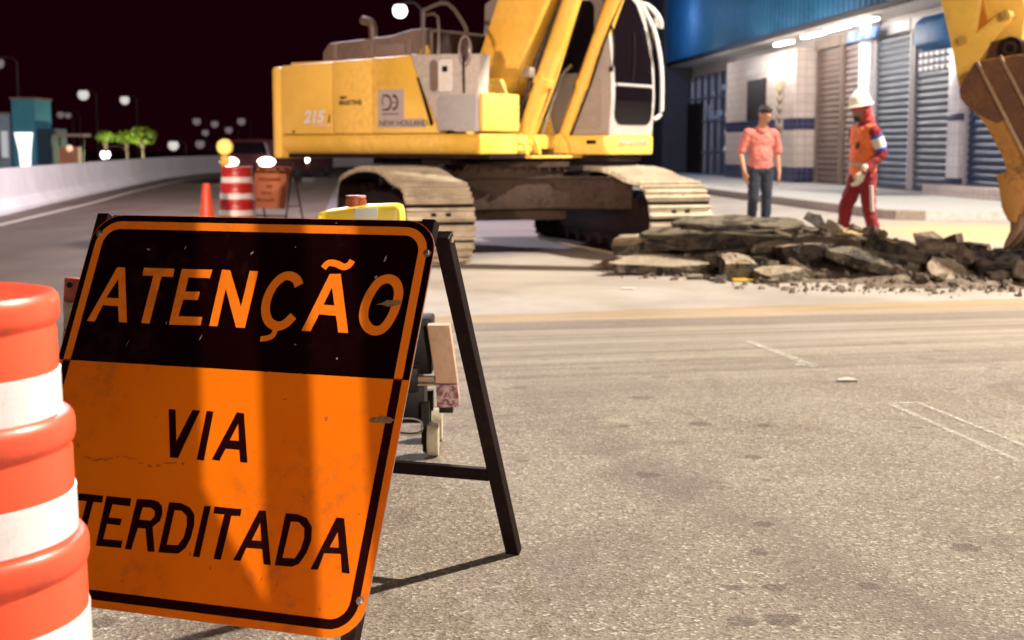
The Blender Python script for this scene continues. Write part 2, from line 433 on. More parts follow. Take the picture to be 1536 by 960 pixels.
def sign_mat(name, base, alt, rough=.32, dirt=(.25, .08, .02), amt=.5):
    t = NT(name); co = t.obj()
    big = t.noise(2.2, 5, .6, co, .4); sm = t.noise(24, 5, .7, co); sc = t.noise(3, 6, .8, t.scale(co, (2, 2, 9)), .6)
    col = t.mix(t.ramp(big, .35, .65), base, alt)
    col = t.mix(t.math('MULTIPLY', t.ramp(t.math('MULTIPLY', big, sm), .29, .40), amt), col, dirt)
    v = t.add('ShaderNodeTexVoronoi'); v.inputs['Scale'].default_value = 9; t.l(co, v.inputs['Vector'])
    s2 = t.add('ShaderNodeSeparateXYZ'); t.l(v.outputs['Color'], s2.inputs[0])
    rad = t.math('MULTIPLY', t.math('SUBTRACT', s2.outputs[1], .72, True), .22)
    wob = t.math('ADD', v.outputs['Distance'], t.math('MULTIPLY', t.math('SUBTRACT', sm, .5), .08))
    col = t.mix(t.math('MULTIPLY', t.math('LESS_THAN', wob, rad), .8), col, dirt)
    t.l(col, t.b.inputs['Base Color'])
    t.l(t.math('ADD', t.math('MULTIPLY', sc, .25), rough - .1, True), t.b.inputs['Roughness'])
    t.bump(t.noise(5, 3, .5, co), .06, .02)
    return t.m
M['sorange'] = sign_mat('orange sheeting', (.62, .140, .002), (.56, .115, .001))
M['sblack'] = sign_mat('black sheeting', (.0036, .0001, .0005), (.005, .0003, .0008), .42, (.03, .012, .014), .25); M['sblack'].node_tree.nodes['Principled BSDF'].inputs['Specular IOR Level'].default_value = .06
M['sletter'] = sign_mat('orange lettering', (.64, .16, .010), (.60, .14, .007))
M['sink'] = sign_mat('black ink', (.010, .0008, .0012), (.012, .001, .001), .5, (.02, .008, .006), .25); M['sink'].node_tree.nodes['Principled BSDF'].inputs['Specular IOR Level'].default_value = .06
M['steelframe'] = mat('black painted angle iron', (.0085, .002, .0025), .6, 0, (.04, .025, .02), .35, 6, 60, .05, spec=.15)
M['rawedge'] = mat('bare metal edge', (.30, .26, .25), .4, .7)
M['bolt'] = mat('zinc bolt', (.55, .48, .42), .3, .9)
M['dent'] = mat('scraped metal', (.22, .14, .07), .5, .3, (.08, .05, .03), .8, 40, 90, .4)
# plate with thickness
b = MB(); pl = rrect(0, 0, SW, SH, .085)
va = [b.bm.verts.new(SP(u, v, 0)) for u, v in pl]; vb = [b.bm.verts.new(SP(u, v, -.004)) for u, v in pl]
n = len(pl); f0 = b.bm.faces.new(va)
b.mi = 1; fs = [b.bm.faces.new(vb[::-1])] + [b.bm.faces.new((va[i], va[(i+1) % n], vb[(i+1) % n], vb[i])) for i in range(n)]
b._setmi(fs); b.build('panel', [M['sorange'], M['rawedge']], sign, smooth=0)
MID = .4135; lw = .0225; mg = .0185
S = lambda o: (lambda p: SP(p[0], p[1], o))
b = MB(); b.poly(rrect(0.0015, 0.0015, SW-.0015, MID, .084, corners=(1, 1, 0, 0)), fn=S(.0006)); b.build('black_header', M['sblack'], sign, smooth=0)
def ring(v0, v1, top, m, off):
    """open frame line that follows three sides"""
    r = .068
    if top:
        o = rrect(mg, mg, SW-mg, v1, r, corners=(1, 1, 0, 0)); i = rrect(mg+lw, mg+lw, SW-mg-lw, v1, r-lw, corners=(1, 1, 0, 0))
        o = [o[-1]] + o[:-1]; i = [i[-1]] + i[:-1]
    else:
        o = rrect(mg, v0, SW-mg, SH-mg, r, corners=(0, 0, 1, 1)); i = rrect(mg+lw, v0, SW-mg-lw, SH-mg-lw, r-lw, corners=(0, 0, 1, 1))
        o = o[1:] + o[:1]; i = i[1:] + i[:1]
    b = MB(); vo = [b.bm.verts.new(SP(*p, off)) for p in o]; vi = [b.bm.verts.new(SP(*p, off)) for p in i]
    for k in range(len(o)-1): b.bm.faces.new((vo[k], vo[k+1], vi[k+1], vi[k]))
    b.build('border_line', m, sign, smooth=0)
ring(0, MID-.002, True, M['sletter'], .0012); ring(MID+.001, 0, False, M['sink'], .0012)
TOP = [[[(59,305),(108,151),(132,151),(182,304),(158,304),(142,260),(95,259),(83,305)],[(121,184),(138,238),(99,238)]],[[(190,150),(283,150),(285,173),(250,173),(250,304),(225,303),(225,172),(192,172)]],[[(305,150),(396,149),(395,173),(331,173),(332,212),(375,211),(375,234),(332,234),(330,280),(400,279),(401,302),(308,304)]],[[(424,148),(448,149),(504,247),(505,149),(530,149),(529,303),(504,303),(448,200),(450,302),(426,302)]],[[(688,303),(732,150),(762,149),(816,303),(789,303),(773,260),(727,258),(713,303)],[(746,186),(763,233),(733,232)]]]
LOW = [[[(368,526),(388,526),(412,606),(436,524),(458,524),(428,648),(405,648)]],[[(476,524),(496,524),(501,649),(481,648)]],[[(522,645),(561,522),(581,523),(621,645),(601,645),(591,615),(553,615),(544,646)],[(572,550),(584,593),(559,593)]],[[(161,758),(244,758),(246,776),(220,776),(219,883),(200,883),(200,776),(163,776)]],[[(253,758),(325,758),(327,778),(276,777),(275,810),(313,810),(313,827),(274,826),(275,864),(330,863),(331,881),(258,882)]],[[(341,758),(383,756),(402,759),(416,770),(422,788),(420,806),(404,822),(426,881),(406,882),(385,828),(364,828),(360,882),(342,882)],[(363,777),(386,776),(399,783),(402,796),(394,807),(362,808)]],[[(433,758),(468,758),(493,766),(510,782),(516,808),(515,839),(507,864),(491,879),(436,881)],[(453,776),(473,776),(490,788),(496,810),(495,839),(485,859),(454,861)]],[[(531,759),(549,758),(550,882),(532,882)]],[[(559,758),(633,758),(634,775),(610,776),(608,882),(588,882),(590,775),(560,775)]],[[(641,880),(680,757),(698,756),(741,881),(722,882),(710,847),(668,848),(660,880)],[(690,786),(703,828),(678,829)]],[[(751,757),(782,757),(808,764),(826,784),(831,814),(826,844),(813,871),(796,880),(751,881)],[(769,776),(789,775),(807,788),(812,811),(809,837),(799,860),(767,862)]],[[(844,881),(883,756),(903,756),(944,881),(924,881),(912,839),(870,841),(863,880)],[(894,789),(904,825),(881,826)]]]
STR = [('C', [(654, 184), (643, 168), (623, 159), (603, 163), (585, 183), (575, 210), (573, 239), (580, 265), (595, 285), (619, 294), (640, 286), (657, 265)], 0.0225, 0), ('ced', [(616, 300), (613, 317), (601, 326), (580, 330)], 0.0135, 0), ('til', [(711, 135), (722, 121), (743, 122), (766, 130), (780, 124), (786, 112)], 0.0165, 0), ('O', [(894, 158), (871, 167), (854, 197), (846, 234), (850, 265), (867, 287), (889, 294), (909, 283), (923, 253), (929, 219), (927, 188), (914, 166)], 0.0225, 1)]
def smooth_path(pts, closed, k=6):
    n = len(pts); out = []
    g = (lambda i: pts[i % n]) if closed else (lambda i: pts[max(0, min(n-1, i))])
    for i in range(n if closed else n-1):
        a, b_, c, d = [Vector(g(i+j)) for j in (-1, 0, 1, 2)]
        for q in range(k):
            t = q/k; out.append(.5*((2*b_) + (-a + c)*t + (2*a - 5*b_ + 4*c - d)*t*t + (-a + 3*b_ - 3*c + d)*t**3))
    if not closed: out.append(Vector(pts[-1]))
    return out
def stroke(b, pts, w, closed, off):
    pts = smooth_path([(x/1000, y/1000) for x, y in pts], closed); n = len(pts); L = []; Rr = []
    for i, p in enumerate(pts):
        a = pts[(i-1) % n] if closed or i else p; c = pts[(i+1) % n] if closed or i < n-1 else p
        d = (c - a).normalized(); q = Vector((-d.y, d.x)) * w/2
        L.append(b.bm.verts.new(SP(*(p+q), off))); Rr.append(b.bm.verts.new(SP(*(p-q), off)))
    for i in range(n if closed else n-1):
        j = (i+1) % n; b.bm.faces.new((L[i], L[j], Rr[j], Rr[i]))
def letters(polys, m, off, strokes=()):
    b = MB()
    for pg in polys:
        loops = [[(x/1000, y/1000) for x, y in lp] for lp in pg]; b.poly(loops[0], loops[1:], fn=S(off))
    for k, (nm, pts, w, cl) in enumerate(strokes): stroke(b, pts, w*1.08, cl, off + .0003*(k % 2))
    return b.build('lettering', m, sign, smooth=0)
letters(TOP, M['sletter'], .0014, STR)
LOW += [[[(62,758),(81,758),(81,883),(62,883)]], [[(94,883),(94,758),(112,758),(136,840),(136,758),(153,758),(153,883),(136,883),(112,802),(112,883)]]]
letters(LOW, M['sink'], .0014)
# dents, screws and scratches on the face
def blob2(b, c, rx, ry, ang, off, seed):
    rnd = random.Random(seed); pts = []
    for k in range(14):
        a = 2*math.pi*k/14; r = rnd.uniform(.6, 1.15); x, y = rx*r*math.cos(a), ry*r*math.sin(a)
        pts.append((c[0] + x*math.cos(ang) - y*math.sin(ang), c[1] + x*math.sin(ang) + y*math.cos(ang)))
    b.poly(pts, fn=S(off))
b = MB(); blob2(b, (.912, .222), .036, .009, -.12, .0019, 3); b.build('scrape', M['dent'], sign, smooth=0); b = MB(); blob2(b, (.955, .515), .036, .012, -.05, .0019, 4); b.build('scrape', M['dent'], sign, smooth=0)
M['chipm'] = mat('chipped paint', (.20, .16, .16), .5); rr_ = random.Random(12)
for (u, v, rx, ry, an) in ((.19, .098, .006, .003, .2), (.30, .09, .002, .007, .1), (.50, .10, .006, .003, -.8), (.41, .335, .002, .008, .3), (.875, .105, .003, .010, .2), (.86, .155, .005, .005, 0), (.80, .37, .003, .003, 0), (.62, .08, .002, .003, 0), (.30, .30, .002, .004, 0), (.55, .035, .003, .001, 0), (.72, .012, .004, .001, 0), (.2, .36, .001, .012, .3), (.68, .34, .003, .002, 0)):
    b = MB(); blob2(b, (u, v), rx, ry, an, .0021, int(u*1000)); b.build('paint_chip', M['chipm'], sign, smooth=0)
b = MB(); rr_ = random.Random(5)
u = .17
while u < .46:
    blob2(b, (u, .662 + .008*math.sin(u*40) + (u-.17)*.02), rr_.uniform(.006, .02), rr_.uniform(.0012, .004), rr_.uniform(-.2, .2), .0010, int(u*999)); u += rr_.uniform(.012, .03)
for k in range(16): blob2(b, (rr_.uniform(.05, .95), rr_.uniform(.45, 1.0)), rr_.uniform(.002, .006), rr_.uniform(.002, .007), 0, .0010, k+50)
b.build('scratch_mark', mat('brown scuff', (.33, .07, .008), .5), sign, smooth=0)
for (u, v) in ((.024, .056), (.984, .087), (.983, .939), (.024, .94)):
    b = MB(); c = Vector(SP(u, v, .004)); b.cyl(SP(u, v, 0), SP(u, v, .003), .010, .010, 14); b.cyl(SP(u, v, .003), SP(u, v, .008), .0065, .005, 6)
    b.build('bolt', M['bolt'], sign)
# front frame of angle iron behind the panel and rear swing legs
def bar(p, q, w, d, side):
    """rectangular bar from p to q, w across (along side) and d deep"""
    p, q, side = Vector(p), Vector(q), Vector(side).normalized(); a = (q - p).normalized(); up = a.cross(side).normalized(); side = up.cross(a).normalized()
    b = MB(); vs = []
    for e_ in (p, q):
        for i, j in ((-1, -1), (1, -1), (1, 1), (-1, 1)): vs.append(b.bm.verts.new(e_ + side*w/2*i + up*d/2*j))
    for f in ((0, 1, 2, 3), (7, 6, 5, 4), (0, 4, 5, 1), (1, 5, 6, 2), (2, 6, 7, 3), (3, 7, 4, 0)): b.bm.faces.new([vs[k] for k in f])
    bmesh.ops.bevel(b.bm, geom=b.bm.edges[:], offset=.002, segments=1, affect='EDGES')
    return b
O3 = Vector(sign.location)
vg = 1.0102 / math.cos(LEAN)   # slope length from the panel top to the ground
for uu in (.012, SW-.034):
    bar(SP(uu, -.008, -.022), SP(uu, vg-.012, -.022), .036, .032, U).build('front_leg', M['steelframe'], sign)
bar(SP(.045, .012, -.022), SP(SW-.04, .012, -.022), .03, .03, D).build('top_rail', M['steelframe'], sign)
bar(SP(.045, SH-.03, -.022), SP(SW-.04, SH-.03, -.022), .03, .03, D).build('bottom_rail', M['steelframe'], sign)
rf = Vector((.024-.018, 4.119, 0.004)); rt = Vector(SP(SW-.012, .010, -.060)) + O3
lf = rf - U*(SW-.02); lt = rt - U*(SW-.02)
for p, q in ((rt, rf), (lt, lf)): bar(p - O3, q - O3, .040, .034, U).build('rear_leg', M['steelframe'], sign)
fr = .275; p = lf.lerp(lt, fr) + U*.02; q = rf.lerp(rt, fr) - U*.02
bar(p - O3, q - O3, .034, .03, (0, 0, 1)).build('cross_bar', M['steelframe'], sign)
b = MB(); b.cyl(rt - O3 - U*.03 + Vector((0, 0, -.012)), rt - O3 + U*.026 + Vector((0, 0, -.012)), .008, .008, 10); b.build('hinge_pin', M['bolt'], sign)

# ------------------------------------------------------------------ traffic drums
def plastic(name, c, c2):
    t = NT(name); co = t.obj(); a = t.noise(4, 5, .6, co); g = t.noise(60, 4, .6, co)
    col = t.mix(t.ramp(a, .35, .68), c, c2); col = t.mix(t.math('MULTIPLY', t.ramp(t.math('MULTIPLY', a, t.noise(11, 6, .8, co, .8)), .27, .36), .55), col, (.42, .09, .05))
    t.l(col, t.b.inputs['Base Color']); t.l(t.math('ADD', t.math('MULTIPLY', g, .2), .28), t.b.inputs['Roughness'])
    t.b.inputs['Subsurface Weight'].default_value = .06; t.b.inputs['Subsurface Radius'].default_value = (.02, .006, .003)
    t.bump(t.noise(14, 3, .5, co), .05, .02); return t.m
M['orangep'] = plastic('orange drum plastic', (.92, .112, .048), (.84, .092, .038))
M['redp'] = plastic('red drum plastic', (.50, .02, .02), (.42, .015, .015))
def band_mat():
    t = NT('reflective white band'); co = t.obj()
    a = t.noise(3, 4, .6, t.scale(co, (4, 4, .3)), .2); v = t.add('ShaderNodeTexVoronoi'); v.inputs['Scale'].default_value = 140; t.l(co, v.inputs['Vector'])
    col = t.mix(t.ramp(a, .35, .7), (.78, .72, .75), (.92, .88, .90)); col = t.mix(t.math('MULTIPLY', v.outputs['Distance'], .25), col, (.45, .40, .42))
    d = t.noise(20, 5, .7, co); col = t.mix(t.math('MULTIPLY', t.ramp(d, .6, .8), .4), col, (.4, .3, .25))
    t.l(col, t.b.inputs['Base Color']); t.b.inputs['Roughness'].default_value = .3; t.b.inputs['Metallic'].default_value = 0; return t.m
M['band'] = band_mat()
def drum(label, x, y, k=1.0, mb=None, cap=True, group=None):
    mb = mb or M['orangep']; t = thing('traffic_drum', label, 'traffic drum', (x, y, 0), 0, group)
    # tiers: (z_top, radius at top) ; each tier starts with a rounded lip that overhangs the band above
    tiers = [(.964, .2025), (.773, .220), (.577, .235), (.378, .243)]
    prof = [(.0, .957), (.12, .959), (.172, .964)]
    for i, (z, r) in enumerate(tiers):
        r1 = r
        prof += [(r1-.011, z+.0035), (r1-.003, z+.002), (r1+.002, z-.004), (r1+.0042, z-.014), (r1+.0042, z-.032), (r1+.002, z-.042), (r1-.003, z-.047), (r1-.0035, z-.051), (r1-.001, z-.059)]
        prof += [(r1, z-.118), (r1+.001, z-.185)]
    prof += [(.250, .185), (.254, .17), (.254, .15), (.248, .14), (.248, .07), (.33, .055), (.335, .0), (0, 0)]
    b = MB(); b.lathe([(r*k, z) for r, z in prof], 72); b.build('drum_body', mb, t, smooth=38)
    for (z, r) in tiers:
        b = MB(); zt, zb = z-.119, z-.188; b.lathe([((r+.0)*k, zt), ((r+.0025)*k, zt-.001), ((r+.0035)*k, zb+.001), ((r+.0)*k, zb)], 72)
        b.build('reflective_band', M['band'], t)
    return t
drum('orange and white drum cut by the left edge of the photo, nearest the camera', -.915, 2.2)
d2 = drum('red and white striped drum with a yellow warning lamp on top, beside the far sign', -3.25, 17.0, .90, M['redp'])
wl = thing('warning_lamp', 'round yellow barricade lamp standing on the far striped drum', 'warning lamp', (-3.37, 16.95, .985))
b = MB(); b.box((0, 0, .05), (.10, .07, .12), bevel=.012); b.build('battery_case', mat('yellow case', (.75, .42, .05), .4), wl)
b = MB(); b.cyl((0, -.03, .21), (0, .03, .21), .095, .095, 28); b.build('lens_rim', mat('yellow rim', (.8, .5, .05), .4), wl)
b = MB(); b.ball((0, -.03, .21), (.075, .03, .075), 20); b.build('lens', emis('lit amber lens', (1, .55, .12), 1.3, (.9, .5, .1)), wl)
# cone beside the far drum
cn = thing('traffic_cone', 'orange traffic cone with a white collar, left of the far striped drum', 'traffic cone', (-3.42, 16.1, 0))
b = MB(); b.box((0, 0, .02), (.40, .40, .04), bevel=.01); b.lathe([(.16, .04), (.13, .15), (.10, .32), (.065, .6), (.045, .76), (.035, .79), (.0, .79)], 28); b.build('cone_body', M['orangep'], cn)
b = MB(); b.lathe([(.115, .25), (.117, .251), (.082, .45), (.08, .451)], 28); b.build('collar', M['band'], cn)
# small red and white marker post behind the near drum
mp = thing('marker_post', 'leaning red and white marker post between the near drum and the big sign', 'marker post', (-1.462, 4.55, 0))
tilt = Euler((0, R(5), R(0))).to_matrix().to_4x4()
b = MB(tilt); b.box((0, 0, .74), (.055, .035, .08), bevel=.004); b.prism([(-.0275, .70), (.032, .70), (.035, .60), (-.02, .60)], -.0165, .0165, bevel=.002); b.box((0, 0, .30), (.05, .03, .60), bevel=.003); b.build('post', mat('faded red paint', (.45, .09, .06), .5, 0, (.2, .05, .03), .6, 12, 60, .2), mp)
b = MB(tilt); b.box((.004, -.0205, .66), (.05, .006, .085)); b.box((.004, -.0205, .555), (.05, .006, .11)); b.build('white_sleeve', mat('chipped white', (.55, .50, .42), .6, 0, (.25, .15, .1), .8, 20, 60, .3), mp)
b = MB(tilt); b.cyl((-.006, -.019, .76), (-.006, -.030, .76), .010, .010, 12); b.build('bolt', M['dark'], mp)
b = MB(); b.box((0, 0, .012), (.22, .22, .024), bevel=.004); b.build('base_plate', M['dark'], mp)
# far sign
fs_ = thing('roadwork_sign', 'small salmon coloured ATENÇÃO board on a black trestle, far left of the excavator', 'roadwork sign', (-3.4, 19.9, 0), R(-24))
M['salmon'] = mat('faded salmon sheeting', (.42, .13, .06), .5, 0, (.2, .07, .04), .5, 6, 40)
bm_ = Matrix.Translation((0, 0, .34)) @ Euler((R(-16), 0, 0)).to_matrix().to_4x4()
b = MB(bm_); b.box((0, 0, .31), (.60, .008, .60), bevel=.003); b.build('panel', M['salmon'], fs_)
b = MB(bm_); b.box((0, -.006, .56), (.58, .002, .085)); b.build('black_header', M['sink'], fs_)
tm = bm_ @ Matrix.Translation((-.265, -.0085, .535)) @ Euler((R(90), 0, 0)).to_matrix().to_4x4()
text_mesh('lettering', 'ATENÇÃO', .095, M['salmon'], fs_, tm, .0006, bold=.002, sx=1.25)
for s_, zz, ww, xo in (('MÁQUINAS', .40, .07, -.2), ('NA', .30, .07, -.05), ('PISTA', .20, .07, -.12), ('DEVAGAR', .10, .07, -.2)):
    text_mesh('lettering', s_, ww, M['sink'], fs_, bm_ @ Matrix.Translation((xo, -.0065, zz)) @ Euler((R(90), 0, 0)).to_matrix().to_4x4(), .0006)
b = MB()
for sx in (-.29, .33):
    b.cyl((sx, -.08, 0), (sx, .17, .98), .012, .012, 8); b.cyl((sx, .46, 0), (sx, .17, .98), .012, .012, 8)
b.cyl((.33, .03, .38), (.33, .33, .38), .008, .008, 8); b.cyl((-.29, .17, .97), (.33, .17, .97), .012, .012, 8); b.cyl((-.29, -.02, .25), (.33, -.02, .25), .012, .012, 8)
b.build('trestle', M['steelframe'], fs_)
# ------------------------------------------------------------------ wheeled saw behind the sign
sw = thing('floor_saw', 'yellow tanked wheeled concrete saw half hidden behind the big sign', 'concrete saw', (-.55, 5.62, 0))
M['tanky'] = mat('yellow polythene tank', (.92, .66, .05), .35, 0, (.5, .3, .06), .25, 5, 20)
M['blackm'] = mat('oily black metal', (.008, .003, .003), .5, 0, (.03, .02, .018), .5, 8, 60, .1, spec=.3)
b = MB(); b.prism([(-.20, .70), (.13, .70), (.125, .95), (.11, .972), (-.03, .966), (-.18, .945), (-.20, .935)], -.12, .12, bevel=.018); b.build('water_tank', M['tanky'], sw)
b = MB(); b.prism([(-.055, .905), (.035, .905), (.035, .960), (-.055, .958)], -.1235, -.118, bevel=.002); b.build('white_label', mat('white label', (.75, .72, .62), .5), sw)
b = MB(); b.cyl((-.06, 0, .96), (-.06, 0, .995), .038, .036, 24); b.cyl((-.06, 0, .995), (-.06, 0, 1.003), .041, .038, 24)
for k in range(24):
    a = k*math.pi/12; b.box((-.06 + .038*math.cos(a), .038*math.sin(a), .976), (.005, .004, .024), (0, 0, a))
b.build('tank_cap', mat('red cap', (.45, .11, .05), .45), sw)
b = MB(); b.box((-.03, 0, .30), (.44, .34, .10), bevel=.01); b.box((.12, -.02, .20), (.18, .20, .16), bevel=.01); b.box((.16, .0, .42), (.16, .2, .22), bevel=.01); b.box((-.12, 0, .20), (.2, .2, .12), bevel=.01); b.build('chassis', M['blackm'], sw)
b = MB(); b.box((-.03, 0, .52), (.30, .26, .33), bevel=.02)
for k in range(6): b.box((.125, 0, .40 + .04*k), (.03, .22, .012))
b.cyl((.14, -.05, .52), (.17, -.05, .52), .05, .05, 16); b.build('engine', M['blackm'], sw)
b = MB(); b.cyl((.115, -.155, .43), (.115, -.155, .50), .011, .009, 10); b.ball((.115, -.155, .445), .013, 10); b.build('spark_plug', mat('white ceramic', (.7, .65, .6), .3), sw)
b = MB(); b.prism([(.225-.0, .515), (.312, .515), (.342, .290), (.258, .290)], -.19, -.11, bevel=.004); b.build('belt_guard', mat('faded salmon paint', (.62, .38, .24), .55, 0, (.42, .16, .12), .5, 9, 50, .1), sw)
def chip_mat():
    t = NT('chipped red paint'); c = t.obj(); n = t.noise(45, 5, .75, c, .5)
    col = t.mix(t.ramp(n, .46, .54), (.22, .05, .06), (.62, .42, .42)); t.l(col, t.b.inputs['Base Color']); t.b.inputs['Roughness'].default_value = .5; t.bump(n, .5, .01); return t.m
b = MB(); b.prism([(.258, .287), (.3415, .287), (.350, .200), (.262, .196)], -.192, -.108, bevel=.004); b.build('guard_end', chip_mat(), sw)
b = MB(); b.box((.295, -.14, .185), (.055, .05, .03), bevel=.004); b.build('guard_foot', M['blackm'], sw)
b = MB(); b.box((.19, -.15, .302), (.13, .03, .022), bevel=.003); b.box((.19, -.15, .282), (.15, .034, .008)); b.build('bracket', mat('rusty bracket', (.38, .26, .16), .6, .2, (.2, .1, .05), .6, 20), sw)
b = MB(); b.tube([(.09, -.175, .15), (.16, -.175, .155), (.20, -.175, .14), (.20, -.175, .10), (.16, -.175, .09), (.10, -.175, .095)], .006, 8); b.build('tie_hook', M['chrome'], sw)
for x, y in ((.235, -.15), (.235, .15), (-.2, -.15), (-.2, .15)):
    w = MB(); w.cyl((x-.012, y, .066), (x+.030, y, .066), .066, .066, 26); w.build('wheel', mat('worn cream wheel', (.52, .46, .32), .6, 0, (.2, .15, .1), .7, 12, 40) if 'wm' not in M else M['wm'], sw)
    w = MB(); w.cyl((x-.03, y, .066), (x-.013, y, .066), .050, .060, 20); w.box((x-.02, y, .13), (.03, .05, .16)); w.build('wheel_fork', M['blackm'], sw)
b = MB(); b.tube([(-.18, .10, .5), (-.2, .25, .65), (-.2, .42, .72), (.1, .42, .72), (.1, .25, .65), (.08, .10, .5)], .013, 8); b.build('handlebar', M['blackm'], sw)

# ------------------------------------------------------------------ excavator
ex = thing('excavator', 'yellow tracked excavator with grey cab surround and raised boom, parked across the closed road', 'excavator', (-.05, 16.7, 0), R(-36))
Yl, Gp, Dk = M['yellow'], M['grayp'], M['dark']
UC = Matrix.Rotation(R(-37.3), 4, 'Z')
# tracks: the loop is traced in the (a, z) plane of the track, shoes follow it
def track_loop():
    pts = []
    L = 2.05; r0, r1 = .40, .41       # front idler / rear sprocket radius including shoes
    cf, cr = (L - r0, r0), (-L + r1, r1)
    for k in range(13): a = R(-90 + 180*k/12); pts.append((cf[0] + r0*math.cos(a), cf[1] + r0*math.sin(a)))
    pts += [(1.25, .835), (.95, .89), (.55, .935), (0, .945), (-.6, .93), (-1.15, .88)]
    for k in range(13): a = R(90 + 180*k/12); pts.append((cr[0] + r1*math.cos(a), cr[1] + r1*math.sin(a)))
    return pts
def resample(pts, n, closed=True):
    P = [Vector(p) for p in pts] + ([Vector(pts[0])] if closed else [])
    ls = [0]
    for a, c in zip(P, P[1:]): ls.append(ls[-1] + (c-a).length)
    out = []
    for k in range(n):
        t = ls[-1]*k/n; i = max(j for j in range(len(ls)) if ls[j] <= t + 1e-9); i = min(i, len(P)-2)
        f = (t - ls[i])/(ls[i+1]-ls[i]); out.append((P[i].lerp(P[i+1], f), (P[i+1]-P[i]).normalized()))
    return out, ls[-1]
for side in (-1, 1):
    yc = 1.30*side; W = .70
    mx = UC @ Matrix.Translation((0, yc, 0))
    N = 48; lp, tot = resample(track_loop(), N); pitch = tot/N
    belt = MB(mx); rj = random.Random(3+side)
    for i, (p, d) in enumerate(lp):
        n = Vector((d.y, -d.x))       # outward (loop runs counter-clockwise in a,z)
        if n.dot(p - Vector((0, .42))) < 0: n = -n
        m = Matrix(((d.x, 0, n.x, p.x), (0, 1, 0, 0), (d.y, 0, n.y, p.y), (0, 0, 0, 1)))
        def bx(a0, a1, z0, z1, y0=-W/2, y1=W/2):
            bb = bmesh.new(); bmesh.ops.create_cube(bb, size=1)
            for v in bb.verts: v.co = Vector(((a0+a1)/2 + v.co.x*(a1-a0), (y0+y1)/2 + v.co.y*(y1-y0), (z0+z1)/2 + v.co.z*(z1-z0)))
            belt._merge(bb, m)
        h = pitch/2
        belt.mi = 1; bx(-h*.98, h*.98, -.034, -.022, -W/2+.004, W/2-.004); belt.mi = 0; bx(-h*.86, h*.66, -.024, -.012)
        for g in (-h*.80, h*.22): bx(g, g + .024, -.012, .034 + rj.uniform(-.004, .004))
        belt.mi = 1
        for yy in (-.10, .05):
            bx(-.030, .008, -.0125, -.0085, yy, yy+.055)
    # dusty outer faces; shade of shoe gaps and bolt pockets put in as dark colour
    belt.build('track_belt', [M['shoe'], M['dark']], ex, smooth=0)
    tf = MB(mx)
    tf.prism([(-1.35, .20), (1.25, .20), (1.45, .38), (1.25, .62), (.6, .70), (-.6, .70), (-1.25, .62), (-1.5, .38)], -.19, .19, bevel=.02)
    tf.box((0, 0, .16), (2.6, .30, .08))
    f = tf.build('track_frame', Dk, ex)
    for nm, ax, rr in (('idler_wheel', 1.665, .33), ('drive_sprocket', -1.64, .35)):
        w = MB(mx); w.cyl((ax, -.10, .40), (ax, .10, .40), rr, rr, 32); w.cyl((ax, -.26, .40), (ax, .26, .40), .17, .17, 20)
        if nm == 'drive_sprocket':
            for k in range(21):
                a = 2*math.pi*k/21; w.box((ax + (rr+.01)*math.cos(a), 0, .40 + (rr+.01)*math.sin(a)), (.05, .06, .05), (0, -a, 0))
        w.build(nm, Dk, f)
    for k in range(7):
        w = MB(mx); w.cyl((-1.2 + .39*k, -.16, .13), (-1.2 + .39*k, .16, .13), .09, .09, 16); w.build('track_roller', M['dark'], f)
    for ax in (-.5, .5):
        w = MB(mx); w.cyl((ax, -.1, .82), (ax, .1, .82), .07, .07, 14); w.build('carrier_roller', M['dark'], f)
b = MB(UC)
b.prism([(1.02, -1.12), (.70, -.62), (.62, -.25), (.62, .35), (.74, .70), (1.12, 1.12), (.60, 1.12), (.30, .72), (-.30, .72), (-.60, 1.12), (-1.1, 1.12), (-.7, .6), (-.7, -.6), (-1.1, -1.12), (-.60, -1.12), (-.3, -.72), (.3, -.72), (.55, -1.12)], .50, .84, 'z', bevel=.02)
b.prism([(.98, -1.10), (.66, -.62), (.585, -.25), (.585, .35), (.70, .70), (1.08, 1.10), (1.16, 1.12), (.78, .69), (.655, .36), (.655, -.26), (.74, -.64), (1.06, -1.12)], .842, .866, 'z')
b.box((0, 0, .44), (1.0, 1.1, .14), bevel=.02)
b.build('car_body', M['frame'], ex)
b = MB(); b.cyl((0, 0, .84), (0, 0, .97), .66, .66, 48); b.cyl((0, 0, .97), (0, 0, 1.03), .74, .74, 48); b.cyl((0, 0, 1.03), (0, 0, 1.10), .6, .6, 48)
for k in range(30):
    a = 2*math.pi*k/30; b.cyl((.70*math.cos(a), .70*math.sin(a), .93), (.70*math.cos(a), .70*math.sin(a), .972), .02, .02, 6)
b.build('swing_ring', M['frame'], ex)
# platform underside
b = MB(); b.box((-.85, 0, 1.095), (3.0, 2.45, .05)); b.box((-1.5, .2, 1.03), (.7, .9, .08)); b.box((-.2, -.95, 1.04), (.4, .25, .08)); b.cyl((-1.2, -.8, 1.03), (-.4, -.8, 1.03), .04, .04, 10); b.box((.8, .8, 1.06), (.6, .7, .06))
b.build('belly_plate', Dk, ex)
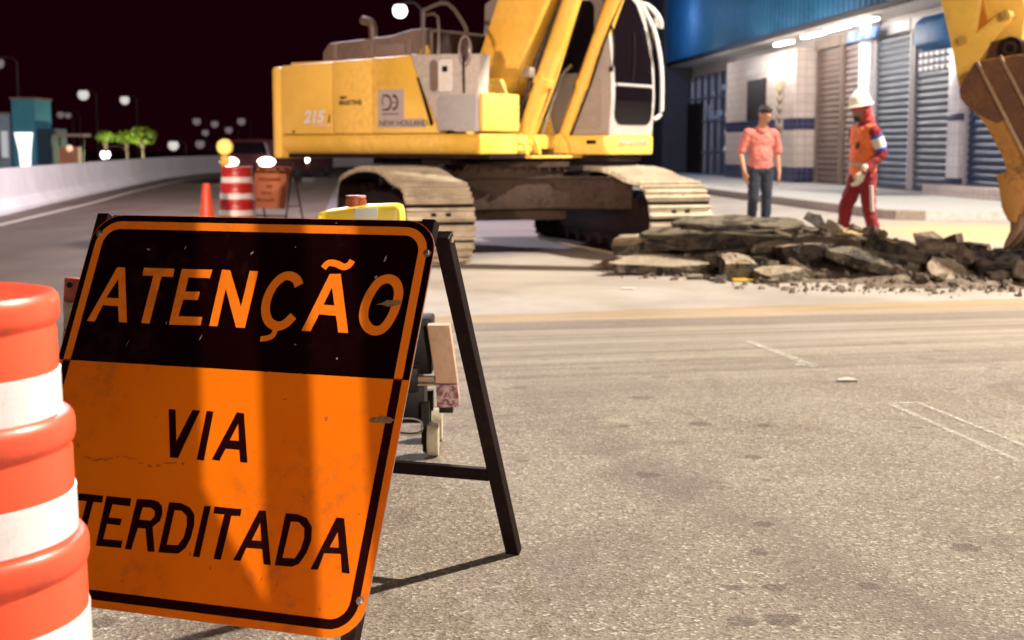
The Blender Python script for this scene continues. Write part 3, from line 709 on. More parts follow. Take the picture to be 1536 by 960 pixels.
# deck skirts : rounded long side sill, cab sill
def skirt(x0, x1, y0, y1, z0=1.115, z1=1.332, r=.07):
    b = MB(); s_ = -1 if y0 < 0 else 1
    q = 1 if y0 < 0 else -1
    prof = [(y0 + q*.030, z1), (y0 + q*.010, z1-.018), (y0, z1-.05), (y0 + q*.004, z1-.09), (y0 + q*.020, z1-.135), (y0 + q*.05, z0+.042), (y0 + q*.085, z0+.014), (y0 + q*.13, z0), (y1, z0), (y1, z1)]
    b.prism(prof, x0, x1, 'x'); return b
skirt(-2.30, .59, -1.35, -.9).build('side_sill', Yl, ex)
b = MB(); b.box((.605, -1.01, 1.225), (.05, .68, .212), bevel=.012); b.build('front_sill', Yl, ex)
b = MB(); b.box((.36, -.50, 1.22), (.48, .24, .19), bevel=.008); b.box((.50, -.52, 1.25), (.24, .26, .03)); b.box((.50, -.52, 1.17), (.24, .26, .03)); b.build('step_box', Yl, ex)
skirt(-2.3, .2, 1.35, .9).build('side_sill', Yl, ex)
b = MB(); b.prism([(.10, .34), (1.10, .34), (1.155, .40), (1.19, 1.27), (1.13, 1.36), (.10, 1.36)], 1.105, 1.332, 'z', bevel=.03); b.build('cab_sill', Yl, ex)
b = MB(); b.box((.93, .337, 1.25), (.13, .006, .045)); b.build('sill_slot', Dk, ex)
# counterweight
b = MB(); pl = []
for k in range(-8, 9):
    t = k/8; a = t*R(52); rr = 2.78
    y = math.sin(a)/math.sin(R(52))*1.33
    pl.append((-2.79 + .34*abs(t)**3.0, y))
pl = [(-2.31, -1.345), (-2.42, -1.343)] + pl[0:0] + [(p[0], p[1]) for p in pl] + [(-2.42, 1.343), (-2.31, 1.345)]
b.prism(pl, 1.06, 2.125, 'z', bevel=.035); b.build('counterweight', Yl, ex)
b = MB(); b.box((-2.3, 0, 1.70), (.01, 2.60, .9)); b.box((-1.3, -.55, 1.66), (1.9, 1.2, .62)); b.box((-1.2, .65, 1.66), (2.0, 1.2, .62)); b.build('engine_bay', Dk, ex)
# side doors
def door(poly, m, nm='side_door'):
    b = MB(); b.prism(poly, -1.35, -1.17, 'y', bevel=.012); return b.build(nm, m, ex)
def handle(p, x, z):
    b = MB(); b.box((x, -1.356, z), (.10, .012, .035), bevel=.004); b.build('door_handle', Dk, p)
d = door([(-2.290, 1.342), (-1.486, 1.342), (-1.486, 2.152), (-2.290, 2.130)], Yl); 
d = door([(-1.474, 1.342), (-.886, 1.342), (-.886, 2.168), (-1.474, 2.154)], Yl)
d = door([(-.874, 1.342), (.05, 1.342), (.045, 1.40), (-.165, 1.80), (-.335, 2.186), (-.874, 2.170)], Yl)
b = MB(); b.box((-1.28, -.56, 2.16), (2.02, 1.25, .03), bevel=.008); b.box((-1.28, .70, 2.1), (2.02, 1.24, .1), bevel=.01); b.build('top_deck', Yl, ex)
g = door([(-.155, 1.80), (.058, 1.405), (.30, 1.355), (.60, 1.355), (.60, 1.74), (.63, 2.165), (-.325, 2.19)], Gp, 'grey_side_panel')
b = MB(); b.prism([(.30, 1.355), (.58, 1.355), (.60, 1.73), (.0, 1.73), (.1, 1.4)], -1.168, -.68, bevel=.01); b.prism([(.60, -1.168), (.12, -.72), (-.3, -.70), (-.3, -1.168)], 1.735, 2.16, 'z', bevel=.01); b.build('tank_body', Gp, ex)
b = MB(); b.prism([(.06, 1.372), (.585, 1.372), (.585, 1.745), (.085, 1.745), (.05, 1.70)], -1.358, -1.351, bevel=.002); b.build('tool_box_panel', M['grayp2'], g)
b = MB(); b.box((.625, -1.0, 1.56), (.05, .66, .40), bevel=.015); b.build('tool_box_front', Yl, ex)
# grille + slit: raised dark plates, their colour stands for shaded recesses
def rr2(x0, z0, x1, z1, r, n=5):
    p = []
    for cx, cz, a0 in ((x0+r, z0+r, 180), (x1-r, z0+r, 270), (x1-r, z1-r, 0), (x0+r, z1-r, 90)):
        for k in range(n+1): a = R(a0+90*k/n); p.append((cx + r*math.cos(a), cz + r*math.sin(a)))
    return p
b = MB(); b.prism(rr2(-.065, 1.765, .28, 2.135, .08), -1.3560, -1.3515); b.build('grille_rim', M['grayp2'], g)
b = MB(); b.prism(rr2(-.045, 1.785, .065, 2.12, .05), -1.3600, -1.3565); b.build('air_grille', M['hood'], g)
b = MB(); b.prism(rr2(.075, 1.785, .27, 2.12, .03), -1.3590, -1.3565); b.build('hatch', M['whitep'], g)
b = MB(); b.box((.165, -1.361, 2.02), (.07, .006, .06)); b.build('latch', Dk, g)
b = MB(); b.prism([(-.235, 1.945), (-.205, 1.945), (.000, 1.455), (-.01, 1.425), (-.055, 1.425), (-.06, 1.47)], -1.3560, -1.3515); b.build('vent_slit', Dk, g)
# stickers and writing
M['sticker'] = mat('grey sticker', (.42, .37, .36), .5, 0, (.3, .22, .15), .3, 6, 50)
M['stext'] = mat('dark print', (.05, .035, .03), .5)
b = MB(); b.prism([(-.79, 1.825), (-.42, 1.825), (-.42, 1.50), (-.135, 1.50), (-.105, 1.405), (-.80, 1.405)], -1.3535, -1.3508); stk = b.build('maker_sticker', M['sticker'], d)
def side_text(body, x, z, size, m, sx=1, bold=0, par=ex, shear=0):
    mx = Matrix.Translation((x, -1.3545, z)) @ Euler((R(90), 0, 0)).to_matrix().to_4x4() @ Matrix(((1, shear, 0, 0), (0, 1, 0, 0), (0, 0, 1, 0), (0, 0, 0, 1)))
    return text_mesh('lettering', body, size, m, par, mx, .0008, bold=bold, sx=sx)
side_text('NEW HOLLAND', -.775, 1.425, .085, M['stext'], 1.12, .0008, stk)
def arc(b, cx, cz, r0, r1, a0, a1, sx=1, n=16, y=-1.3560):
    vi = []
    for k in range(n+1):
        a = R(a0 + (a1-a0)*k/n); vi.append((b.bm.verts.new((cx + r0*sx*math.cos(a), y, cz + r0*math.sin(a))), b.bm.verts.new((cx + r1*sx*math.cos(a), y, cz + r1*math.sin(a)))))
    for p, q in zip(vi, vi[1:]): b.bm.faces.new((p[0], q[0], q[1], p[1]))
b = MB(); arc(b, -.665, 1.68, .062, .090, -100, 100, .85); arc(b, -.56, 1.68, .055, .088, -110, 110, .75)
arc(b, -.70, 1.70, .03, .045, 90, 260, .8); b.box((-.70, -1.3555, 1.76), (.05, .001, .018)); b.box((-.70, -1.3555, 1.602), (.06, .001, .018)); b.box((-.555, -1.3555, 1.68), (.05, .001, .014)); b.box((-.61, -1.3555, 1.555), (.25, .001, .010)); b.build('emblem', M['stext'], stk, recalc=False)
dd = [o for o in ex.children if o.name.startswith('side_door')]
side_text('215', -1.93, 1.475, .19, M['whitep'], 1.08, .010, dd[0], .25)
b = MB(); b.prism([(-1.80, 1.43), (-1.50, 1.43), (-1.50, 1.455), (-1.80, 1.455)], -1.3530, -1.3508); b.build('number_shadow', mat('pale decal', (.7, .5, .35), .5), dd[0])
b = MB(); b.prism([(-1.555, 1.47), (-1.525, 1.47), (-1.515, 1.56), (-1.535, 1.56)], -1.3530, -1.3508); b.build('decal_mark', mat('maroon decal', (.12, .03, .02), .5), dd[0])
side_text('MARTINS', -1.375, 1.665, .075, M['stext'], 1.1, .0025, dd[1])
b = MB(); b.prism([(-1.37, 1.745), (-1.33, 1.725), (-1.26, 1.745), (-1.25, 1.76), (-1.36, 1.762)], -1.3530, -1.3508); b.build('decal_mark', M['stext'], dd[1])
b = MB(); b.box((-2.10, -1.352, 1.37), (.03, .008, .03)); b.build('latch', Dk, dd[0])
# hood, exhaust, handrail, mirror
b = MB(); b.prism([(-1.98, 2.13), (-1.98, 2.30), (-1.88, 2.40), (-.95, 2.44), (-.60, 2.50), (-.38, 2.50), (-.34, 2.46), (-.34, 2.13)], -.98, .75, bevel=.03); hd = b.build('engine_hood', M['hood'], ex)
b = MB()
ribm = mat('hood ribs', (.24, .18, .16), .6, 0, (.1, .07, .06), .5, 6)
for x in (-1.78, -1.22, -.66):
    b = MB(); b.prism([(x-.02, 2.14), (x+.06, 2.14), (x+.06, 2.40), (x, 2.36)], -1.005, -.981, bevel=.006); b.build('hood_rib', ribm, hd)
for x, w_ in ((-.92, .42),):
    b = MB(); b.box((x, -.99, 2.28), (w_, .02, .14), bevel=.01); b.build('hood_panel', ribm, hd)
b = MB(); b.box((-.325, -.45, 2.31), (.03, .98, .30), bevel=.008); b.build('dark_cover', Dk, hd)
b = MB(); b.tube([(-1.52, -.6, 2.35), (-1.52, -.6, 2.55), (-1.55, -.6, 2.64), (-1.68, -.6, 2.68)], .05, 14); b.build('exhaust_pipe', mat('sooty pipe', (.15, .11, .09), .5, .4), ex)
b = MB(); b.cyl((-.32, -1.1, 2.18), (-.32, -1.1, 2.26), .055, .055, 16); b.cyl((-.32, -1.1, 2.26), (-.32, -1.1, 2.30), .04, .04, 14); b.build('filler_cap', Yl, ex)
b = MB(); b.tube([(-.30, -1.15, 2.16), (-.30, -1.15, 2.62), (-.24, -1.15, 2.69), (.04, -1.15, 2.73), (.26, -1.15, 2.50), (.30, -1.15, 2.40)], .022, 8); b.tube([(-.30, -.9, 2.16), (-.30, -.9, 2.62), (-.30, -1.15, 2.62)], .018, 8); b.build('handrail', mat('rail grey', (.10, .075, .07), .5), ex)
b = MB(); b.tube([(.42, -1.36, 1.76), (.42, -1.365, 2.12), (.30, -1.15, 2.40)], .012, 8); b.ball((.43, -1.31, 2.20), (.07, .045, .145), 16); b.build('mirror_arm', M['dark'], ex)
b = MB(); b.ball((.43, -1.345, 2.20), (.062, .016, .125), 20); b.build('mirror', mat('mirror face', (.16, .12, .11), .25, .5), ex)
b = MB(); b.tube([(.43 + .078*math.cos(R(a)), -1.35, 2.20 + .155*math.sin(R(a))) for a in range(0, 361, 20)], .013, 8, smooth=0); b.build('mirror_rim', mat('dull mirror rim', (.30, .26, .25), .4, .3), ex)
# boom mounts and boom
b = MB()
for y in (-.33, .33):
    b.prism([(-.42, 1.33), (.42, 1.33), (.34, 1.62), (.16, 1.95), (-.12, 1.97), (-.38, 1.6)], y-.03, y+.03, bevel=.008)
    b.cyl((-.02, y-.06, 1.80), (-.02, y+.06, 1.80), .11, .11, 20)
b.box((.02, 0, 1.25), (.9, .95, .16), bevel=.01); b.prism([(-.50, 1.34), (-.1, 1.34), (-.25, 1.95), (-.5, 1.9)], -.64, -.37, bevel=.01); b.build('boom_mount', Yl, ex)
def boomish(nm, center, prof_w, width, m, par):
    pass
def pathprism(nm, side_poly, y, m, par, bev=.02):
    b = MB(); b.prism(side_poly, -y, y, bevel=bev); return b.build(nm, m, par)
boom_poly = [(-.08, 1.68), (.06, 1.74), (.22, 1.93), (.68, 2.85), (1.10, 3.70), (1.55, 4.25), (2.5, 4.80), (4.0, 5.20), (4.85, 5.25), (4.92, 5.48), (4.75, 5.60), (3.7, 5.65), (2.2, 5.40), (1.05, 4.90), (.45, 4.15), (.02, 2.92), (-.32, 2.13), (-.20, 1.80)]
pathprism('boom', boom_poly, .185, M['yellow2'], ex)
b = MB()
for y in (-.42, .42): b.cyl((1.86, y-.05, 4.42), (1.86, y+.05, 4.42), .10, .10, 18)
b.cyl((1.86, -.44, 4.42), (1.86, .44, 4.42), .05, .05, 14); b.cyl((-.02, -.36, 1.80), (-.02, .36, 1.80), .05, .05, 14); b.build('boom_pin', Dk, ex)
for y in (-.40, .42):
    foot = Vector((.50, y, 1.25)); top = Vector((1.86, y, 4.42)); dr = (top - foot).normalized()
    b = MB(); b.cyl(foot + dr*.02, foot + dr*.72, .092, .092, 22); b.cyl(foot + dr*.74, foot + dr*1.9, .100, .100, 22); b.cyl(foot + dr*.68, foot + dr*.76, .118, .118, 22); b.cyl(foot - Vector((0, .07, 0)), foot + Vector((0, .07, 0)), .10, .10, 18)
    cy = b.build('boom_cylinder', M['yellow2'], ex)
    b = MB(); b.cyl(foot + dr*1.9, top, .045, .045, 14); b.build('piston_rod', M['chrome'], cy)
    b = MB(); o = Vector((.09, .0, -.02)); s1 = -.06 if y > 0 else .05
    b.tube([foot + dr*.1 + o + Vector((0, s1, 0)), foot + dr*.7 + o + Vector((.02, s1, 0)), foot + dr*1.2 + o + Vector((0, s1, 0)), foot + dr*1.9 + o], .014, 8); b.build('hydraulic_pipe', Yl if y < 0 else Dk, cy)
    b = MB()
    for yy in (y-.12, y+.12):
        b.prism([(.36, 1.11), (.66, 1.11), (.63, 1.24), (.56, 1.34), (.46, 1.34), (.38, 1.24)], yy-.022, yy+.022, bevel=.006)
    b.cyl((.50, y-.16, 1.25), (.50, y+.16, 1.25), .045, .045, 14); b.build('cylinder_lug', Yl, ex)
b = MB(); b.box((.56, .02, 1.085), (.36, 1.16, .03), bevel=.006); b.build('foot_plate', Yl, ex)
b = MB(); rh = random.Random(4)
for k in range(9):
    y = -.22 + .055*k; 
    b.tube([(.12, y, 1.36), (.30 + rh.uniform(-.03, .05), y*1.1, 1.50 + rh.uniform(-.03, .05)), (.42 + rh.uniform(-.06, .04), y, 1.75), (.45, y*.9 + .05, 2.05 + rh.uniform(-.05, .1)), (.62, y*.7 + .1, 2.5), (.8, y*.6+.12, 2.9), (1.1, y*.5+.1, 3.5)], .019, 8)
b.box((.1, .02, 1.5), (.25, .5, .35), bevel=.02); b.build('hydraulic_hose', M['rubber'], ex)
b = MB(); b.tube([(.40, .1, 1.30), (.46, .12, 1.5), (.52, .2, 1.78), (.56, .28, 2.0), (.68, .30, 2.12)], .02, 8); b.tube([(.44, -.12, 1.33), (.50, -.08, 1.55), (.5, 0, 1.95), (.62, .06, 2.15)], .02, 8); b.box((.50, .15, 1.98), (.10, .16, .08), bevel=.02); b.box((.44, -.2, 2.02), (.12, .10, .12), bevel=.02); b.build('steel_pipe', mat('dusty pipe', (.34, .29, .24), .45, .5), ex)
# cab : curved nose profile in x,z
def nose(z): 
    t = max(0, (z - 1.75)); return 1.135 + .03*min(1, (z-1.33)/.4) - .115*t*t
zs = [1.334 + (2.93-1.334)*k/22 for k in range(23)]
b = MB(); prof = [(nose(z), z) for z in zs] + [(.72, 2.97), (-.45, 2.97), (-.62, 2.88), (-.66, 2.0), (-.66, 1.334)]
b.prism(prof, .385, 1.30, bevel=.012); b.build('cab_shell', M['beige'], ex)
def front_patch(rows, off, m, nm, par, thick=0):
    """skin laid on the curved cab nose; rows = (z, y_left, y_right)"""
    b = MB(); prev = None; back = None; n = 8
    for z, ya, yb in rows:
        cur = [b.bm.verts.new((nose(z) + off, ya + (yb-ya)*k/n, z)) for k in range(n+1)]
        if prev:
            for k in range(n): b.bm.faces.new((prev[k], prev[k+1], cur[k+1], cur[k]))
        prev = cur
    if thick:
        bmesh.ops.solidify(b.bm, geom=b.bm.faces[:], thickness=thick)
    return b.build(nm, m, par, smooth=60)
def lerp_rows(keys, n=26):
    out = []
    for k in range(n+1):
        z = keys[0][0] + (keys[-1][0]-keys[0][0])*k/n
        for a, c in zip(keys, keys[1:]):
            if a[0] <= z <= c[0] + 1e-6:
                t = (z-a[0])/(c[0]-a[0]); out.append((z, a[1]+(c[1]-a[1])*t, a[2]+(c[2]-a[2])*t)); break
    return out
frame = front_patch(lerp_rows([(1.335, .372, 1.325), (2.1, .372, 1.325), (2.6, .40, 1.27), (2.93, .44, 1.18)]), .010, M['whitep'], 'cab_front_frame', ex, .012)
front_patch(lerp_rows([(1.445, .60, 1.14), (1.46, .53, 1.21), (1.50, .475, 1.258), (1.57, .450, 1.275), (1.875, .447, 1.278)]), .014, M['glass'], 'lower_windscreen', ex)
front_patch(lerp_rows([(1.915, .447, 1.278), (2.2, .447, 1.265), (2.6, .462, 1.20), (2.85, .48, 1.11), (2.90, .54, 1.0)]), .014, M['glass'], 'upper_windscreen', ex)
b = MB(); b.cyl((1.178, .47, 1.895), (1.178, 1.24, 1.895), .018, .018, 10); b.build('window_bar', M['grayp2'], ex)
b = MB(); b.tube([(1.186, .80, 1.93), (1.19, .84, 2.15), (1.15, .9, 2.5)], .006, 6); b.box((1.175, 1.19, 2.06), (.02, .02, .03)); b.build('wiper', Dk, ex)
# louvred right flank of the cab and its window
b = MB(); b.prism(rr2(-.45, 2.03, .93, 2.84, .10), .374, .3835); b.build('side_window', M['glass'], ex)
b = MB(); b.prism(rr2(.66, 1.40, 1.02, 1.97, .05), .372, .3835)
for k in range(3): b.box((.84, .369, 1.52 + .15*k), (.24, .006, .075), bevel=.003)
b.build('louvre_panel', M['beige'], ex)
b = MB(); b.tube([(1.06, .42, 2.86), (1.175, .395, 2.45), (1.185, .39, 2.12), (1.16, .38, 2.05)], .012, 8); b.box((1.17, .37, 2.06), (.03, .05, .05)); b.build('mirror_stay', M['dark'], ex)
b = MB(); b.tube([(.98, 1.33, 2.86), (1.12, 1.40, 2.55), (1.20, 1.43, 2.15), (1.21, 1.44, 1.75), (1.20, 1.43, 1.58), (1.15, 1.36, 1.52)], .024, 10); b.build('grab_rail', M['whitep'], ex)
b = MB(); b.tube([(.70, 1.33, 2.92), (.98, 1.46, 2.86), (1.10, 1.55, 2.70), (1.10, 1.58, 2.60)], .03, 10); b.box((1.06, 1.56, 2.66), (.05, .10, .12), bevel=.02); b.build('lamp_bracket', M['whitep'], ex)
mx = Matrix.Translation((1.202, .52, 1.215)) @ Euler((R(90), 0, R(90))).to_matrix().to_4x4()
text_mesh('lettering', 'NEW HOLLAND', .085, M['grayp2'], ex, mx @ Matrix.Translation((0, 0, -.008)), .004)
mx = Matrix.Translation((1.158, 1.263, 2.62)) @ Euler((R(90), 0, R(90))).to_matrix().to_4x4() @ Euler((R(-13), 0, R(-90))).to_matrix().to_4x4()
text_mesh('lettering', 'NEW HOLLAND', .065, M['stext'], ex, Matrix.Translation((.012, -.02, -.02)) @ mx, .003, bold=.002)
# stick, linkage and bucket
M['ylink'] = mat('oily yellow', (.55, .34, .08), .4, 0, (.2, .12, .05), .6, 9, 30)
stick = [(4.60, 5.62), (4.95, 5.75), (5.20, 5.45), (5.62, 3.60), (5.88, 2.40), (5.84, 2.03), (5.70, 1.98), (5.60, 2.05), (5.56, 2.25), (5.30, 3.1), (4.72, 5.1)]
pathprism('stick', stick, .14, M['yellow2'], ex)
b = MB()
for y in (-.22, .22): b.prism([(5.12, 2.95), (5.13, 2.55), (5.26, 2.06), (5.33, 1.74), (5.42, 1.86), (5.60, 2.10), (5.78, 2.34), (5.70, 2.42), (5.56, 2.30), (5.46, 2.22), (5.50, 2.5), (5.45, 2.95)], y-.03, y+.03, bevel=.008)
b.build('bucket_link', M['yellow2'], ex)
b = MB()
for (x, z, r, m_, nm_) in ((5.355, 2.165, .040, M['ylink'], 'linkage_pin'), (5.74, 2.37, .045, M['ylink'], 'linkage_pin'), (5.80, 2.07, .105, M['dark'], 'bucket_pin')):
    b = MB(); b.cyl((x, -.30, z), (x, .30, z), r, r, 24); b.build(nm_, m_, ex)
    b = MB(); b.lathe([(r*.62, 0), (r*.62, .012), (r*.35, .012), (r*.35, .0)], 24); o = b.build('pin_ring', M['ylink'] if m_ is not M['dark'] else M['frame'], ex); o.data.transform(Matrix.Translation((x, -.302, z)) @ Euler((R(90), 0, 0)).to_matrix().to_4x4())
b = MB(); b.cyl((5.1, 0, 4.5), (5.3, 0, 3.0), .075, .075, 18); b.build('bucket_cylinder', M['yellow2'], ex)
side = [(5.587, 1.952), (5.50, 1.82), (5.456, 1.761), (5.440, 1.70), (5.448, 1.64), (5.506, 1.565), (5.60, 1.49), (5.673, 1.415), (5.775, 1.243), (5.857, 1.096), (5.885, 1.0), (5.90, .86), (5.98, .74), (6.30, .66), (6.62, .80), (6.80, 1.10), (6.78, 1.45), (6.60, 1.75), (6.30, 1.95), (5.95, 2.00)]
bk = None
b = MB()
for y0, y1 in ((-.56, -.53), (.53, .56)): b.prism(side, y0, y1, bevel=.004)
bk = b.build('bucket', M['bucket_side'], ex)
b = MB(); b.prism([(5.5885, 1.945), (6.085, 1.03), (6.30, .68), (6.62, .82), (6.79, 1.10), (6.77, 1.45), (6.59, 1.74), (6.29, 1.94), (5.95, 1.99)], -.565, -.5605); b.build('side_wear_plate', M['bucket'], bk)
# upper flank of the plate is bare steel, with welded diagonal straps
b = MB(); b.prism([(5.575, 1.945), (5.50, 1.825), (5.458, 1.765), (5.442, 1.70), (5.450, 1.645), (5.508, 1.57), (5.60, 1.495), (5.70, 1.44), (5.80, 1.40), (5.86, 1.44), (5.59, 1.94)], -.563, -.5605); b.build('nose_plate', M['bucket'], bk)
M['ridge'] = mat('rubbed weld ridge', (.42, .27, .17), .45, .3, (.2, .1, .05), .6, 9)
for i, (ax, az, bx_, bz) in enumerate(((5.60, 1.945, 6.10, 1.03), (5.80, 1.99, 6.32, 1.05), (6.02, 1.99, 6.5, 1.12), (6.25, 1.93, 6.66, 1.22))):
    b = MB(); dx, dz = Vector((bx_-ax, bz-az)).normalized(); nx, nz = -dz*.014, dx*.014
    b.prism([(ax+nx, az+nz), (ax-nx, az-nz), (bx_-nx, bz-nz), (bx_+nx, bz+nz)], -.585, -.566, bevel=.004); b.build('weld_ridge', M['ridge'], bk)
b = MB(); sh = [(5.90, .86), (5.98, .74), (6.30, .66), (6.62, .80), (6.80, 1.10), (6.78, 1.45), (6.60, 1.75), (6.30, 1.95), (5.95, 2.00), (5.587, 1.952)]
ins = [(5.60, 1.92), (5.95, 1.965), (6.28, 1.92), (6.575, 1.73), (6.745, 1.44), (6.765, 1.11), (6.60, .835), (6.30, .695), (5.99, .775), (5.92, .88)]
b.prism(sh + ins, -.53, .53); b.build('bucket_shell', M['bucket'], bk)
b = MB()
for y in (-.24, .24): b.prism([(5.55, 1.93), (5.62, 2.14), (5.80, 2.18), (5.98, 2.10), (6.10, 1.96)], y-.03, y+.03, bevel=.006)
b.build('hanger_ear', M['bucket'], bk)
for k in range(5):
    y = -.50 + .25*k
    b = MB(); b.prism([(5.80, .95), (5.84, .78), (5.86, .66), (5.92, .54), (6.0, .52), (6.02, .64), (6.12, .74), (6.05, .90), (5.93, .99)], y-.07, y+.07, bevel=.018); ad = b.build('tooth_adapter', M['bucket_side'], bk)
    b = MB(); b.prism([(5.935, .565), (6.04, .60), (6.035, .45), (5.95, .33), (5.875, .265), (5.90, .36), (5.94, .45)], y-.05, y+.05, bevel=.008); b.build('tooth', M['tooth'], bk)
# mud stuck on the adapter row
# ------------------------------------------------------------------ broken asphalt heap
def asph_mat(name, top, side, amt=.5):
    t = NT(name); co = t.obj(); g = t.add('ShaderNodeNewGeometry')
    a = t.noise(5, 6, .7, co, .4); f = t.noise(45, 4, .7, co); v = t.add('ShaderNodeTexVoronoi'); v.inputs['Scale'].default_value = 42; t.l(co, v.inputs['Vector'])
    c1 = t.mix(t.ramp(a, .35, .65), side, tuple(x*.45 for x in side))
    c1 = t.mix(t.math('MULTIPLY', t.ramp(f, .55, .75), .35), c1, (.26, .2, .14))
    c2 = t.mix(t.ramp(a, .35, .65), top, tuple(x*.7 for x in top)); c2 = t.mix(t.math('MULTIPLY', t.ramp(f, .5, .7), .4), c2, tuple(x*.45 for x in top))
    dust = t.mix(t.ramp(a, .42, .56), c1, c2)      # dust caked in patches over black bitumen, darkened further for shade on slab sides
    t.l(t.mix(amt, c1, dust), t.b.inputs['Base Color']); t.b.inputs['Roughness'].default_value = .85
    t.bump(t.math('ADD', f, v.outputs['Distance']), .7, .02); return t.m
M['asph'] = asph_mat('broken asphalt', (.50, .42, .29), (.016, .009, .006), .36)
M['asphd'] = asph_mat('black broken asphalt', (.22, .16, .11), (.010, .005, .004), .36)
M['asphtop'] = asph_mat('dusty road surface', (.42, .35, .25), (.27, .21, .15), 1)
M['stone'] = asph_mat('dusty stone', (.46, .38, .27), (.25, .18, .12), .9)
M['sandst'] = asph_mat('yellow sandy base', (.58, .42, .19), (.40, .28, .11), .9)
M['soil'] = asph_mat('dug soil', (.34, .26, .19), (.10, .065, .045), .7)
def slab_bm(b, sx, sy, th, seed, n=11):
    """broken plate of road: jagged outline, rough undercut edge of several courses, slightly warped dusty top"""
    r = random.Random(seed); out = []; n = max(n, 5); sub = 3 if n > 8 else 2
    key = [(2*math.pi*(k + r.uniform(-.34, .34))/n, r.uniform(.72, 1.15)) for k in range(n)]
    P_ = []
    for a, q in key:
        c, s_ = math.cos(a), math.sin(a); P_.append(Vector((sx/2*q*abs(c)**.7*(1 if c > 0 else -1), sy/2*q*abs(s_)**.7*(1 if s_ > 0 else -1))))
    for i in range(n):
        p, q = P_[i], P_[(i+1) % n]; d = q - p; nn = Vector((d.y, -d.x)).normalized()
        for k in range(sub): out.append(p + d*k/sub + (nn*r.uniform(-.09, .09)*min(d.length, .3) if k else Vector((0, 0))))
    m = len(out); rings = []
    for lv, (zz, k) in enumerate(((.50, .985), (.40, 1.0), (.12, .985), (-.15, .955), (-.36, .93), (-.5, .84))):
        rings.append([b.bm.verts.new(b.mx @ Vector((p.x*k*(1 + r.uniform(-.035, .035)), p.y*k*(1 + r.uniform(-.035, .035)), th*(zz + (r.uniform(-.10, .10) if lv else .09*math.sin(p.x*6 + p.y*4 + seed)))))) for p in out])
    b.mi = 0
    for i, (A, B) in enumerate(zip(rings, rings[1:])):
        b._setmi([b.bm.faces.new((A[k], A[(k+1) % m], B[(k+1) % m], B[k])) for k in range(m)])
    b.mi = 1; prev = rings[0]
    for kk in (.7, .35):
        cur = [b.bm.verts.new(b.mx @ Vector((p.x*kk, p.y*kk, th*(.5 + .10*math.sin(p.x*7*kk + p.y*5 + seed) + r.uniform(-.05, .05))))) for p in out]
        b._setmi([b.bm.faces.new((prev[(k+1) % m], prev[k], cur[k], cur[(k+1) % m])) for k in range(m)]); prev = cur
    c0 = b.bm.verts.new(b.mx @ Vector((0, 0, th*.5)))
    b._setmi([b.bm.faces.new((prev[(k+1) % m], prev[k], c0)) for k in range(m)])
    b.mi = 0; b._setmi([b.bm.faces.new(rings[-1])])
    return b
def rockchip(b, s, seed):
    r = random.Random(seed); t = bmesh.new(); bmesh.ops.create_icosphere(t, subdivisions=1, radius=1)
    ax = (r.uniform(.7, 1.2), r.uniform(.5, .9), r.uniform(.35, .7))
    for v in t.verts:
        q = r.uniform(.72, 1.15); v.co = Vector((v.co.x*ax[0], v.co.y*ax[1], v.co.z*ax[2]))*q*s
    return b._merge(t)
def heap_h(x, y):
    def g(cx, cy, sx, sy, h): return h*math.exp(-((x-cx)/sx)**2 - ((y-cy)/sy)**2)
    h = g(2.2, 14.5, 1.1, .75, .30) + g(3.1, 13.9, .9, .85, .36) + g(4.6, 13.5, 1.4, 1.1, .16) + g(6.6, 13.4, 1.8, 1.3, .20) + g(3.9, 12.6, .9, .5, .10) + g(5, 14.5, 3, 1.2, .10)
    return h*.78 + .05*noise.noise(Vector((x*3, y*3, 0))) + .03*noise.noise(Vector((x*9, y*9, 2)))
b = MB(); nx, ny = 150, 84; g = []
for j in range(ny+1):
    row = []
    for i in range(nx+1):
        x, y = .7 + 8.6*i/nx, 11.0 + 5.6*j/ny
        row.append(b.bm.verts.new((x, y, heap_h(x, y) - .055)))
    g.append(row)
for j in range(ny):
    for i in range(nx): b.bm.faces.new((g[j][i], g[j][i+1], g[j+1][i+1], g[j+1][i]))
o = b.build('soil_heap', M['soil'], smooth=180, recalc=False); tag(o, 'low mound of dark dug soil under the broken asphalt', 'soil heap', kind='stuff')
